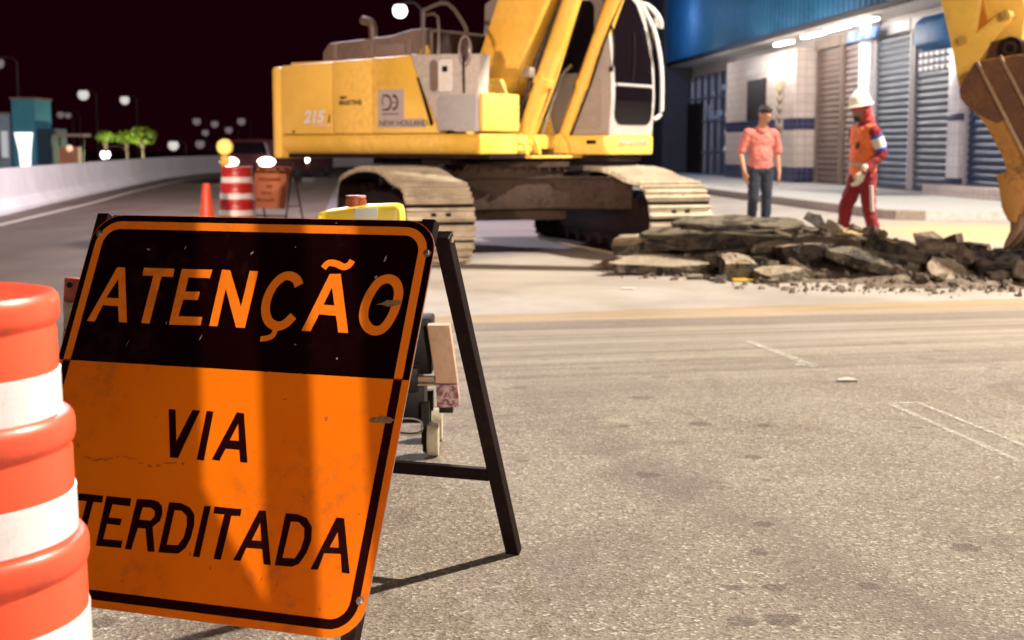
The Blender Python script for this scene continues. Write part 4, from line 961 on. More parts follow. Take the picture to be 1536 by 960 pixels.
slabs = [  # label, x, y, z, sx, sy, th, tilt, rotz, mats, name
 ('long low slab of broken asphalt at the left foot of the heap, pale dusty top', 1.42, 13.55, .085, 1.05, .62, .10, (R(3), R(2), R(6)), 1, ['asph', 'asphtop']),
 ('thick blackish slab bridging the left end of the heap over a dark gap', 1.30, 14.25, .27, .62, .60, .13, (R(2), R(-6), R(10)), 2, ['asph', 'stone']),
 ('widest black asphalt slab lying across the middle of the heap', 2.05, 14.2, .355, 1.75, .80, .13, (R(1), R(-1.5), R(-4)), 3, ['asphd', 'asph']),
 ('long dark slab with ragged edge right at the back of the heap top', 2.45, 14.55, .475, 1.35, .70, .11, (R(2), R(1), R(8)), 4, ['asphd', 'asph']),
 ('thin flat slab crowning the heap in front of the man in the salmon shirt', 2.02, 14.65, .505, .85, .5, .07, (R(4), R(-2), R(0)), 5, ['asphd', 'asph']),
 ('short dusty slab lying second from the left at the foot of the heap', 2.13, 13.35, .13, .62, .40, .11, (R(-4), R(8), R(30)), 6, ['asph', 'stone']),
 ('rounded pale boulder of asphalt at the centre front of the heap', 2.02, 12.90, .10, .36, .30, .20, (R(10), R(8), R(0)), 7, ['asph', 'stone']),
 ('flat square-cornered slab lying on the road right of the pale boulder', 2.36, 12.72, .06, .46, .36, .10, (R(4), R(-4), R(20)), 8, ['asph', 'stone']),
 ('chunky tan slab with black broken face in the middle of the heap', 2.72, 13.35, .235, .62, .42, .17, (R(-6), R(-7), R(-14)), 9, ['asphd', 'stone']),
 ('small light slab wedged above the tan chunk', 2.48, 13.6, .30, .42, .26, .06, (R(6), R(-8), R(10)), 10, ['asph', 'stone']),
 ('sandy yellow slab just below the boots of the worker in orange', 3.32, 14.05, .395, .42, .34, .10, (R(4), R(6), R(0)), 11, ['sandst', 'sandst']),
 ('second sandy yellow lump beside the worker’s front boot', 3.62, 13.85, .33, .34, .26, .08, (R(2), R(10), R(30)), 12, ['sandst', 'sandst']),
 ('upright black shard sticking up highest from the heap', 2.98, 14.15, .575, .34, .16, .03, (R(70), R(24), R(20)), 13, ['asphd', 'asphd']),
 ('slanting pale shard leaning against the upright black one', 3.12, 13.95, .46, .34, .22, .045, (R(40), R(40), R(-10)), 14, ['asph', 'stone']),
 ('black block standing on edge under the worker', 3.52, 13.45, .22, .42, .34, .20, (R(10), R(20), R(25)), 15, ['asphd', 'asphd']),
 ('long brown slab sloping down to the right at the heap front', 3.36, 12.75, .17, 1.05, .30, .10, (R(16), R(13), R(-16)), 16, ['asph', 'asph']),
 ('pale flat stone plate leaning at the right end of the brown slab', 3.78, 12.45, .13, .40, .34, .06, (R(30), R(22), R(-20)), 17, ['stone', 'stone']),
 ('small rounded lump lying between the pale boulder and tan chunk', 2.28, 13.05, .13, .28, .24, .15, (R(0), R(12), R(50)), 18, ['asph', 'asph']),
 ('thin sliver of stone propped at the foot of the tan chunk', 2.62, 12.85, .12, .34, .06, .04, (R(0), R(34), R(-10)), 19, ['stone', 'stone']),
 ('grey slab flat on the low rubble left of the bucket teeth', 4.6, 13.3, .20, .62, .40, .08, (R(4), R(-3), R(0)), 20, ['asph', 'asph']),
 ('long brown slab lowest at the right edge of the photo', 4.35, 12.55, .12, .75, .34, .09, (R(8), R(4), R(8)), 21, ['asph', 'asph']),
 ('dark slab half buried behind the brown one at the right', 4.95, 13.0, .17, .6, .3, .1, (R(12), R(-4), R(0)), 22, ['asphd', 'asph']),
 ('pale chunk on the low rubble behind the worker', 4.45, 14.4, .16, .40, .26, .12, (R(8), R(-10), R(40)), 23, ['stone', 'stone']),
 ('broad pale slab tilted on the low rubble just right of the worker', 4.05, 13.6, .20, .70, .46, .10, (R(9), R(-5), R(12)), 31, ['asph', 'stone']),
 ('grey slab with a sharp corner pointing at the camera, right of the pale stone plate', 4.08, 12.95, .17, .55, .40, .09, (R(14), R(6), R(30)), 32, ['asph', 'asphtop']),
 ('long flat dusty slab behind the others under the bucket', 5.15, 13.9, .17, .9, .5, .09, (R(5), R(-2), R(-6)), 33, ['asph', 'stone']),
 ('small steep slab leaning left at the right end of the rubble', 4.75, 12.75, .17, .42, .3, .07, (R(20), R(-22), R(10)), 34, ['asph', 'stone']),
 ('dusty slab at the back right, farthest from the camera', 4.15, 15.0, .13, .66, .44, .09, (R(-6), R(5), R(20)), 35, ['asph', 'stone']),
]
for lab, x, y, z, sx, sy, th, rot, sd, ms in slabs:
    b = slab_bm(MB(), sx, sy, th, sd, (13 if sx > .6 else 9) if th > .046 else 5)
    o = b.build('asphalt_slab', [M[ms[0]], M[ms[1]]], smooth=0); o.location = (x, y, z*.80 + .01); o.rotation_euler = (rot[0] + (R(4) if th > .05 else 0), rot[1], rot[2])
    tag(o, lab, 'asphalt slab')
yb = MB(); yb.box((0, 0, 0), (.20, .07, .025), bevel=.006); o = yb.build('plastic_scrap', mat('yellow plastic', (.75, .45, .03), .4)); o.location = (2.06, 12.72, .018); tag(o, 'yellow plastic scrap lying under the pale boulder of asphalt', 'plastic scrap')
# medium chunks: every one an object of its own, mesh data shared
rc = random.Random(21); protos = []
for k in range(10):
    b = MB()
    if k < 5: slab_bm(b, rc.uniform(.16, .30), rc.uniform(.12, .2), rc.uniform(.05, .09), 100+k, 8)
    else: rockchip(b, .085, 200+k)
    o = b.build('asphalt_chunk', [M['soil'], M['stone']] if k % 3 else [M['soil'], M['asph']], smooth=0); protos.append(o)
cnt = 0; first = set()
zones = [(60, 1.2, 3.6, 12.5, 14.6, .8), (120, 3.2, 6.6, 12.0, 15.2, 1.0)]
for n_, x0, x1, y0, y1, sc in zones:
    k = 0
    while k < n_:
        x, y = rc.uniform(x0, x1), rc.uniform(y0, y1)
        if y < 12.0 + .0*(x) + abs(x-4.3)*.16: continue
        p = rc.randrange(10)
        if p in first: o = protos[p].copy(); COL.objects.link(o)
        else: o = protos[p]; first.add(p)
        s_ = rc.uniform(.45, 1.15)*sc*(rc.choice((1, 1, 1.7, 2.3)) if x > 3.9 else 1); o.scale = (s_, s_*rc.uniform(.8, 1.2), s_*rc.uniform(.7, 1.1)); o.location = (x, y, max(0, heap_h(x, y)-.055) + .03*s_)
        o.rotation_euler = (rc.uniform(-.5, .5), rc.uniform(-.5, .5), rc.uniform(0, 6.28))
        tag(o, 'fist to foot sized chunk of broken asphalt lying loose on the rubble heap', 'asphalt chunk', 'loose chunks of broken asphalt'); k += 1
for i, p in enumerate(protos):
    if i not in first: bpy.data.objects.remove(p)
b = MB(); rg = random.Random(8)
for k in range(900):
    x = rg.uniform(1.0, 7.5); y = 11.75 + abs(rg.gauss(0, 1))*.8 - (rg.random() < .25)*rg.random()*.5 + (0.9 if x < 1.9 else 0) + max(0, (2.6-x))*.45
    b.mx = Matrix.Translation((x, y, max(0, heap_h(x, y) - .055) + .006)) @ Euler((rg.uniform(0, 3), rg.uniform(0, 3), rg.uniform(0, 6))).to_matrix().to_4x4()
    rockchip(b, rg.choice((.010, .014, .02, .03, .045)), k)
o = b.build('gravel', M['soil'], smooth=0, recalc=False); tag(o, 'fine crumbs of asphalt scattered along the heap front', 'gravel', kind='stuff')
pp = MB(); pp.poly([(-.055, -.02), (.05, -.028), (.062, .018), (.01, .03), (-.05, .022)], fn=lambda p: (p[0], p[1], .012 + .012*math.sin(p[0]*60))); o = pp.build('paper_scrap', mat('dirty paper', (.70, .64, .50), .7)); o.location = (1.72, 7.25, 0); tag(o, 'scrap of pale paper lying alone on the open asphalt', 'paper scrap')
b = MB(); b.poly([(-.06, -.03), (.05, -.04), (.07, .03), (-.05, .04)], fn=lambda p: (p[0], p[1], .010 + .01*p[0])); o = b.build('paper_scrap', bpy.data.materials['dirty paper']); o.location = (.98, 12.05, 0); tag(o, 'small pale scrap on the concrete just below the left end of the heap', 'paper scrap')

# ------------------------------------------------------------------ people
def skin(c): return mat('skin %.2f' % c[0], c, .5, 0, var=.08, scale=6, spec=.4)
def cloth(name, c, bump=.4, dirt=None):
    t = NT(name); co = t.obj(); a = t.noise(9, 4, .6, co, 1.0); f = t.noise(260, 2, .5, co)
    col = t.mix(t.ramp(a, .3, .7), tuple(x*.82 for x in c), tuple(min(1, x*1.1) for x in c))
    t.l(col, t.b.inputs['Base Color']); t.b.inputs['Roughness'].default_value = .85
    t.b.inputs['Sheen Weight'].default_value = .1; t.bump(a, bump, .03); return t.m
def hand(b, w, d, side, fwd, s=1.0, curl=.5):
    """palm and five bent fingers; w wrist point, d direction along the hand, side = towards the thumb, fwd = palm facing"""
    w, d, side, fwd = Vector(w), Vector(d).normalized(), Vector(side).normalized(), Vector(fwd).normalized()
    for k in range(4):
        o = side*(.028 - .019*k)*s; L = (.075, .085, .080, .062)[k]*s
        a = w + o*.6 + d*.015*s; kn = w + d*.095*s + o
        limb(b, [(a, .017*s), (kn, .012*s)])
        m1 = kn + (d*(1-.3*curl) + fwd*.5*curl).normalized()*L*.5; m2 = m1 + (d*(1-.8*curl) + fwd*1.0*curl).normalized()*L*.5
        limb(b, [(kn, .0105*s), (m1, .0095*s), (m2, .008*s)])
    t0 = w + side*.022*s + d*.03*s; t1 = t0 + (side*.7 + d*.7 + fwd*.2).normalized()*.045*s; t2 = t1 + (d + fwd*.4).normalized()*.032*s
    limb(b, [(t0, .014*s), (t1, .0115*s), (t2, .0095*s)])
def head(b, c, yaw=0, pitch=0, s=1.0):
    """skull, jaw, nose, lips, ears; face looks along local -y"""
    m = Matrix.Translation(c) @ Euler((pitch, 0, yaw)).to_matrix().to_4x4() @ Matrix.Scale(s, 4); old = b.mx; b.mx = old @ m
    b.ball((0, .012, .035), (.076, .094, .088), 20); b.ball((0, -.012, -.02), (.064, .078, .085), 20); b.ball((0, -.045, -.085), (.036, .034, .028), 14)
    b.ball((0, -.088, .010), (.011, .012, .028), 10); b.ball((0, -.101, -.010), (.016, .015, .012), 10)
    b.ball((0, -.080, .038), (.055, .018, .012), 12); b.ball((0, -.084, -.047), (.025, .011, .008), 10); b.ball((0, -.083, -.058), (.021, .011, .008), 10)
    for x in (-.076, .076): b.ball((x, .012, .005), (.010, .020, .033), 10)
    b.mx = old; return m
def face_bits(m, par, hairc, beard=False):
    b = MB(m)
    for x in (-.030, .030): b.ball((x, -.082, .020), (.0135, .009, .009), 10)
    b.build('eye', mat('eye white', (.5, .45, .42), .3), par)
    b = MB(m)
    for x in (-.030, .030): b.ball((x, -.090, .020), (.006, .004, .006), 8)
    b.build('iris', M['rubber'], par)
    b = MB(m)
    for x in (-.030, .030): b.ball((x, -.088, .043), (.019, .008, .005), 10)
    b.ball((0, -.094, -.053), (.018, .003, .0015), 8)
    b.build('eyebrow', hairc, par)
def shoe(b, ankle, yaw, s=1.0, pitch=0):
    m = Matrix.Translation(ankle) @ Euler((pitch, 0, yaw)).to_matrix().to_4x4(); old = b.mx; b.mx = old @ m
    limb(b, [((0, .03, -.035), .042*s), ((0, -.08, -.048), .040*s), ((0, -.16, -.058), .030*s)]); b.ball((0, .0, -.01), .05*s, 12)
    b.mx = old
# man in the salmon polo shirt : faces the camera, walking, looking down to the right
pk = thing('person', 'man in salmon polo shirt and dark blue jeans walking with arms hanging, behind the heap', 'person', (3.33, 19.3, 0), R(8))
ft = .0
sk = skin((.36, .19, .12))
b = MB()
hd_ = head(b, (.03, -.03, 1.605), R(24), R(26), 1.04)
limb(b, [((.0, .02, 1.40), .062), ((.015, -.01, 1.50), .056), ((.025, -.02, 1.55), .055)])
b.ball((0, .02, 1.30), (.17, .10, .14)); b.ball((0, .01, 1.10), (.155, .11, .18)); b.ball((0, .02, .94), (.155, .105, .12)); limb(b, [((-.17, .02, 1.375), .05), ((.17, .02, 1.375), .05)])
limb(b, [((-.19, .02, 1.37), .052), ((-.265, .06, 1.11), .042), ((-.245, -.06, .88), .028)]); limb(b, [((.19, .02, 1.37), .052), ((.245, .06, 1.10), .042), ((.255, -.01, .86), .028)])
hand(b, (-.245, -.06, .88), (.02, -.22, -1), (.45, -.9, 0), (1, .3, 0), 1.05); hand(b, (.255, -.01, .86), (.0, -.08, -1), (-.3, -1, 0), (-1, .2, 0), 1.05)
limb(b, [((-.085, .02, .90), .085), ((-.105, -.05, .50), .055), ((-.08, .14, .14), .04)]); limb(b, [((.085, .02, .90), .085), ((.085, -.0, .49), .055), ((.075, .0, .11), .04)])
remeshed(b, 'body', sk, pk, .010, 3)
hair = mat('black hair', (.012, .008, .007), .6, fine=200, bump=.6)
b = MB(hd_); b.ball((0, .022, .060), (.081, .095, .078), 18); b.ball((0, .06, .02), (.075, .055, .07), 16); b.ball((0, -.04, .105), (.06, .045, .028), 14)
remeshed(b, 'hair', hair, pk, .008, 2, cuts=((hd_ @ Vector((0, -.080, .078)), (hd_.to_3x3() @ Vector((0, -1, -.55))).normalized()),))
face_bits(hd_, pk, hair)
sal = cloth('salmon polo', (.50, .15, .125), .7)
b = MB(); b.ball((0, .02, 1.28), (.190, .120, .17)); b.ball((0, .005, 1.09), (.168, .125, .20)); b.ball((0, .01, .97), (.172, .120, .16)); limb(b, [((-.165, .02, 1.375), .068), ((.165, .02, 1.375), .068)]); limb(b, [((0, .02, 1.39), .075), ((0, .01, 1.455), .066)])
for s_, el in ((-1, (-.255, .055, 1.14)), (1, (.245, .055, 1.14))): limb(b, [((.185*s_, .02, 1.37), .070), (el, .066)])
remeshed(b, 'shirt', sal, pk, .011, 3, folds=.011, cuts=(((0, 0, .885), (0, 0, -1)), ((.01, 0, 1.465), (.15, -.25, 1))))
b = MB(); b.tube([(-.075, -.00, 1.455), (-.05, -.065, 1.43), (.0, -.095, 1.395), (.055, -.07, 1.43), (.08, .0, 1.46), (.0, .075, 1.475), (-.075, .0, 1.455)], .014, 8); b.build('collar', sal, pk)
nav = cloth('dark jeans', (.004, .009, .024), .4)
b = MB(); b.ball((0, .02, .90), (.172, .120, .12)); limb(b, [((-.088, .02, .88), .102), ((-.108, -.05, .50), .074), ((-.083, .135, .135), .060)]); limb(b, [((.088, .02, .88), .102), ((.088, -.0, .49), .076), ((.078, .0, .10), .064)])
remeshed(b, 'jeans', nav, pk, .011, 3, folds=.009, cuts=(((0, 0, .965), (0, 0, 1)), ((0, 0, .055), (0, 0, -1))))
b = MB(); shoe(b, (-.083, .15, .12), R(-8), 1.1, R(-16)); shoe(b, (.078, .0, .092), R(10), 1.1); remeshed(b, 'shoes', mat('dark shoes', (.02, .015, .015), .5), pk, .010, 3)
# worker in orange vest : seen from his left front, striding to the left
wk = thing('person', 'worker in white helmet, orange vest and red overalls striding left beside the rubble', 'person', (3.93, 16.2, 0), R(-66))
b = MB()
hw = head(b, (0, -.035, 1.60), R(-2), R(12), 1.07)
limb(b, [((0, .03, 1.40), .062), ((0, .0, 1.50), .056), ((0, -.01, 1.55), .055)])
b.ball((0, .02, 1.30), (.17, .10, .14)); b.ball((0, .02, 1.10), (.15, .105, .18)); b.ball((0, .02, .95), (.155, .11, .12)); limb(b, [((-.17, .02, 1.375), .05), ((.17, .02, 1.375), .05)])
LE, LW = (.235, .10, 1.11), (.20, -.12, .93); RE, RW = (-.235, .09, 1.11), (-.205, .03, .90)
limb(b, [((.19, .02, 1.37), .05), (LE, .042), (LW, .030)]); limb(b, [((-.19, .02, 1.37), .05), (RE, .042), (RW, .030)])
limb(b, [((-.085, .02, .90), .085), ((-.10, -.13, .50), .055), ((-.10, -.18, .12), .04)]); limb(b, [((.085, .02, .90), .085), ((.09, .05, .50), .055), ((.08, .18, .13), .04)])
remeshed(b, 'body', skin((.25, .12, .08)), wk, .010, 3)
face_bits(hw, wk, hair)
b = MB(hw); b.ball((0, -.052, -.075), (.045, .045, .04), 12); b.ball((0, -.09, -.042), (.028, .008, .006), 8); remeshed(b, 'beard', hair, wk, .007, 1)
wh = mat('white helmet shell', (.78, .74, .68), .35)
b = MB(hw @ Matrix.Translation((0, .005, .058)))
b.lathe([(.150, -.004), (.142, .004), (.124, .012), (.122, .05), (.108, .095), (.072, .125), (.03, .138), (.0, .140)], 32, sx=.86); b.lathe([(.150, -.004), (.118, .0), (.116, .05), (.10, .09), (.0, .13)], 32, sx=.86)
b.prism([(-.075, -.105), (-.05, -.175), (0, -.195), (.05, -.175), (.075, -.105)], -.004, .006, 'z'); b.tube([(0, -.11, .045), (0, -.08, .11), (0, 0, .150), (0, .09, .105), (0, .12, .03)], .012, 8); b.build('helmet', wh, wk)
redc = cloth('dark red overalls', (.23, .008, .016), .5); red2 = cloth('red neck cloth', (.42, .035, .04), .4)
b = MB(hw); b.ball((0, .035, -.02), (.088, .085, .10), 16); b.ball((0, .05, -.12), (.095, .085, .07), 16); b.ball((0, .03, -.19), (.12, .10, .055), 16)
remeshed(b, 'neck_cloth', red2, wk, .009, 2, cuts=((hw @ Vector((0, -.025, -.02)), (hw.to_3x3() @ Vector((0, -1, .25))).normalized()),))
b = MB(hw @ Matrix.Translation((0, .0, .045))); b.lathe([(.105, .012), (.108, -.03), (.102, -.032), (.100, .012)], 28, sx=.84); b.build('helmet_band', red2, wk)
b = MB(); b.ball((0, .02, 1.28), (.190, .115, .17)); b.ball((0, .01, 1.08), (.175, .118, .2)); limb(b, [((-.165, .02, 1.375), .065), ((.165, .02, 1.375), .065)])
limb(b, [((.185, .02, 1.37), .070), (LE, .060), (LW, .046)]); limb(b, [((-.185, .02, 1.37), .070), (RE, .060), (RW, .046)]); limb(b, [((0, .02, 1.4), .075), ((0, .01, 1.455), .068)])
b.ball((0, .02, .93), (.175, .13, .13)); 
limb(b, [((-.088, .02, .88), .108), ((-.10, -.13, .50), .082), ((-.10, -.175, .13), .070)]); limb(b, [((.088, .02, .88), .108), ((.09, .05, .50), .082), ((.08, .17, .14), .070)])
remeshed(b, 'overalls', redc, wk, .012, 3, folds=.011, cuts=(((0, 0, .075), (0, 0, -1)),))
van = cloth('orange vest', (.95, .21, .06), .5)
b = MB(); b.ball((0, .02, 1.28), (.205, .128, .17)); b.ball((0, .015, 1.10), (.190, .130, .2)); b.ball((0, .015, .95), (.192, .136, .15)); limb(b, [((-.13, .02, 1.385), .074), ((.13, .02, 1.385), .074)])
remeshed(b, 'vest', van, wk, .011, 3, folds=.009, cuts=(((0, 0, .865), (0, 0, -1)), ((0, 0, 1.445), (0, 0, 1)), ((.214, 0, 1.3), (1, 0, .12)), ((-.214, 0, 1.3), (-1, 0, .12))))
b = MB()
for z in (1.0,): b.lathe([(.192, z-.022), (.1945, z), (.192, z+.022)], 40, 0, .015, 1, .70)
b.build('vest_stripe', mat('dull silver tape', (.55, .42, .36), .35, .2), wk)
b = MB(); b.box((.06, -.112, 1.21), (.05, .012, .07), (R(-6), 0, .2), bevel=.004); b.build('badge', M['stext'], wk)
def cuff(nm, p, q, r0, r1, m):
    bb = MB(); bb.cyl(p, q, r0, r1, 20); return bb.build(nm, m, wk)
A0, A1 = Vector((.185, .02, 1.37)), Vector(LE)
cuff('sleeve_band', A0.lerp(A1, .30), A0.lerp(A1, .72), .0735, .0685, mat('white sleeve band', (.7, .7, .75), .5)); cuff('sleeve_band', A0.lerp(A1, .18), A0.lerp(A1, .30), .075, .0735, mat('blue sleeve band', (.04, .06, .42), .5)); cuff('sleeve_band', A0.lerp(A1, .72), A0.lerp(A1, .84), .0685, .0665, bpy.data.materials['blue sleeve band'])
M['glove'] = cloth('white gloves', (.66, .58, .48), .3)
b = MB(); hand(b, LW, (-.25, -.45, -1), (.1, -1, .3), (-1, 0, 0), 1.22, .7); limb(b, [((LW[0], LW[1]+.015, LW[2]+.03), .047), (LW, .040)])
remeshed(b, 'glove', M['glove'], wk, .007, 1); b = MB(); hand(b, RW, (.25, -.45, -1), (-.1, -1, .3), (1, 0, 0), 1.22, .7); limb(b, [((RW[0], RW[1]+.015, RW[2]+.03), .047), (RW, .040)]); remeshed(b, 'glove', M['glove'], wk, .007, 1)
tp = bpy.data.materials['dull silver tape']; wt = mat('white leg tape', (.68, .58, .55), .45)
K1, F1 = Vector((.09, .05, .50)), Vector((.08, .17, .14)); K0, F0 = Vector((-.10, -.13, .50)), Vector((-.10, -.175, .13))
for K_, F_ in ((K1, F1), (K0, F0)):
    for a_ in (.62, .82): cuff('leg_stripe', K_.lerp(F_, a_), K_.lerp(F_, a_+.09), .0765, .0745, wt)
H1 = Vector((.088, .02, .88))
b = MB(); 
p, q = H1.lerp(K1, .30), H1.lerp(K1, 1.0); b.tube([p + Vector((.098, -.035, 0)), p.lerp(q, .5) + Vector((.092, -.03, 0)), q + Vector((.082, -.02, -.02))], .024, 8); b.build('thigh_tape', wt, wk)
b = MB(); shoe(b, (-.10, -.19, .10), 0, 1.25); shoe(b, (.08, .19, .11), 0, 1.25, R(-8)); remeshed(b, 'boots', mat('dusty boots', (.06, .04, .03), .7), wk, .010, 3)

# ------------------------------------------------------------------ shop block on the right
sh_ = thing('shop_building', 'shuttered shopfront block with white tiled pillars and blue corrugated upper wall', 'building', (10.64, 27, 0), R(95.7))
def dx(px, off=0):   # distance along the wall for a bearing given as tangent
    return px
def tile_mat(name, c, grout, sc=(8, 8, 8), bw=.5, bh=.5):
    t = NT(name); co = t.obj(); s_ = t.add('ShaderNodeSeparateXYZ'); t.l(co, s_.inputs[0]); cb = t.add('ShaderNodeCombineXYZ')
    t.l(t.math('ADD', s_.outputs[0], s_.outputs[1]), cb.inputs[0]); t.l(s_.outputs[2], cb.inputs[1])
    br = t.add('ShaderNodeTexBrick'); br.offset = 0; br.inputs['Scale'].default_value = 1; br.inputs['Brick Width'].default_value = bw; br.inputs['Row Height'].default_value = bh; br.inputs['Mortar Size'].default_value = .008
    br.inputs['Color1'].default_value = (*c, 1); br.inputs['Color2'].default_value = (*[x*.9 for x in c], 1); br.inputs['Mortar'].default_value = (*grout, 1); t.l(cb.outputs[0], br.inputs['Vector'])
    n = t.noise(2.5, 5, .6, co); col = t.mix(t.math('MULTIPLY', t.ramp(n, .45, .7), .3), br.outputs['Color'], tuple(x*.55 for x in c)); t.l(col, t.b.inputs['Base Color']); t.b.inputs['Roughness'].default_value = .35; return t.m
M['wtile'] = tile_mat('cream wall tile', (.62, .53, .48), (.30, .24, .20), bw=.25, bh=.25)
M['wtile2'] = tile_mat('white pillar tile', (.70, .70, .72), (.42, .42, .45), bw=.25, bh=.25)
M['btile'] = tile_mat('navy tile', (.02, .025, .085), (.20, .18, .22), bw=.17, bh=.17)
M['wallc'] = mat('shop wall render', (.40, .37, .38), .7, 0, (.15, .12, .11), .5, 1, 12)
def metal_shutter(name, c, dirt): 
    t = NT(name); co = t.obj(); a = t.noise(.9, 5, .6, co, .4); st = t.noise(2, 5, .7, t.scale(co, (2, 2, .35)))
    col = t.mix(t.ramp(a, .35, .65), c, tuple(x*.6 for x in c)); col = t.mix(t.math('MULTIPLY', t.ramp(st, .45, .7), .6), col, dirt); t.l(col, t.b.inputs['Base Color'])
    t.b.inputs['Roughness'].default_value = .42; t.b.inputs['Metallic'].default_value = .15; return t.m
M['shb'] = metal_shutter('brown grey shutter', (.21, .145, .125), (.12, .08, .07))
M['shg'] = metal_shutter('blue grey shutter', (.070, .082, .118), (.018, .06, .10))
M['shblue'] = metal_shutter('blue shutter', (.02, .05, .14), (.01, .02, .05))
# structure of the block
b = MB(); b.box((19, -4.0, 2.65), (40, 7.9, 5.3)); b.build('wall', M['wallc'], sh_)
b = MB(); b.box((19, .47, 4.50), (40, .94, .10)); b.build('soffit', M['whitep'], sh_)
def shutter(x0, x1, m, z0=.17, z1=4.0, grid=False):
    b = MB(); pitch = .165; n = int((z1-z0)/pitch); prof = []
    for k in range(n):
        z = z0 + k*pitch
        for f, o in ((0, .002), (.10, .002), (.18, .026), (.5, .042), (.88, .026)): prof.append((.06 + o, z + f*pitch))
    vs = []
    for (y, z) in prof: vs.append((b.bm.verts.new((x0, y, z)), b.bm.verts.new((x1, y, z))))
    for p, q in zip(vs, vs[1:]): b.bm.faces.new((p[0], p[1], q[1], q[0]))
    s_ = b.build('shutter', m, sh_, smooth=50)
    b = MB()
    for x in (x0 - .05, x1 + .05): b.box((x, .09, (z0+z1)/2), (.09, .14, z1-z0))
    b.box(((x0+x1)/2, .12, z1 + .14), (x1-x0+.2, .2, .28)); b.build('shutter_frame', M['grayp2'] if m is not M['shb'] else M['hood'], s_)
    if grid:
        b = MB(); gx0, gx1, gz0, gz1 = x0+.1, x1-.1, z1-1.05, z1-.05
        for i in range(6):
            for j in range(6): b.box((gx0 + (gx1-gx0)*(i+.5)/6, .105, gz0 + (gz1-gz0)*(j+.5)/6), ((gx1-gx0)/6*.62, .01, (gz1-gz0)/6*.62), bevel=.01)
        b.build('vent_grid', mat('white vent panes', (.72, .72, .76), .4), s_)  # plain white panes without emission
    return s_
def pillar(x, w, y0=.0, y1=.45, m=None, z1=4.45, band=True):
    b = MB(); b.box((x, (y0+y1)/2, z1/2 + .08), (w, y1-y0, z1 - .16), bevel=.02); p = b.build('pillar', m or M['wtile2'], sh_)
    b = MB(); b.box((x, (y0+y1)/2, .33), (w+.03, y1-y0+.03, .36), bevel=.01); b.build('tile_band', M['btile'], p)
    if band: b = MB(); b.box((x, (y0+y1)/2, 1.86), (w+.02, y1-y0+.02, .16), bevel=.006); b.build('tile_band', M['btile'], p)
    return p
shutter(.2, 4.9, M['shblue'], .30); pillar(5.35, .60, 0, .28); shutter(5.85, 8.05, M['shg'], grid=True); shutter(8.35, 10.7, M['shg']); pillar(11.35, .85, 0, .25, band=False)
shutter(12.0, 13.3, M['shb']); shutter(13.55, 15.6, M['shb'])
# projecting tiled block with window
def blk(x0, x1, z0, z1, y1, m, nm, par=None, bev=.0): 
    b = MB(); b.box(((x0+x1)/2, y1/2, (z0+z1)/2), (x1-x0, y1, z1-z0), bevel=bev); return b.build(nm, m, par or sh_)
tb = blk(15.85, 24.1, .17, 4.10, .72, M['wtile'], 'tiled_bay')
blk(15.83, 24.12, 1.72, 2.06, .74, M['btile'], 'tile_band', tb); blk(15.83, 24.12, .17, .60, .735, M['btile'], 'tile_band', tb)
b = MB(); b.box((20.1, .735, 2.72), (2.2, .05, 1.30)); b.build('dark_window', M['dark'], tb)
b = MB(); b.box((17.4, .745, 2.35), (.75, .02, 1.65)); ps = b.build('poster', mat('poster', (.52, .42, .33), .5), tb)
b = MB()
for k in range(5): b.prism([(17.12, 1.72 + .28*k), (17.35, 1.60 + .28*k), (17.66, 1.80 + .28*k), (17.66, 1.90 + .28*k), (17.35, 1.74 + .28*k), (17.12, 1.84 + .28*k)], .757, .762)
b.build('poster_mark', mat('poster ink', (.10, .07, .06), .5), ps)
b = MB(); b.box((17.42, .76, 3.0), (.3, .01, .2)); b.build('poster_mark', mat('poster yellow', (.6, .5, .15), .5), ps)
b = MB(); b.box((20.2, .74, 3.62), (2.3, .03, .22)); b.build('signboard', mat('small white board', (.6, .55, .52), .5), tb)
# glazed shopfront with doorway
gl = blk(24.2, 38, .17, 4.0, .10, glass_dark('shop glass', (.05, .06, .09), .12), 'glazing')
b = MB()
for k in range(13): b.box((24.3 + 1.12*k, .13, 2.08), (.07, .06, 3.8))
for z in (1.0, 2.2, 3.1, 3.9): b.box((31.1, .135, z), (13.8, .05, .06))
b.build('mullion', mat('grey mullion', (.20, .22, .28), .4, .5), gl)
b = MB(); b.box((31.4, .165, 1.55), (2.4, .10, 2.8)); b.build('doorway', M['dark'], gl)
rs = random.Random(3); gm_ = mat('goods behind glass', (.42, .46, .55), .3, 0, (.05, .06, .1), .6, 3)
for k in range(26):
    b = MB(); x = rs.choice((rs.uniform(25, 29.5), rs.uniform(33, 36.5))); b.box((x, .112, rs.uniform(.5, 3.6)), (rs.uniform(.2, .9), .012, rs.uniform(.1, .5))); b.build('window_goods', gm_, gl)
b = MB()
for k in range(5): b.ball((24.6 + .1*k, .45, 3.6 - .62*k), .13, 10)
b.build('hanging_globe', mat('white globes', (.7, .68, .66), .4), gl)
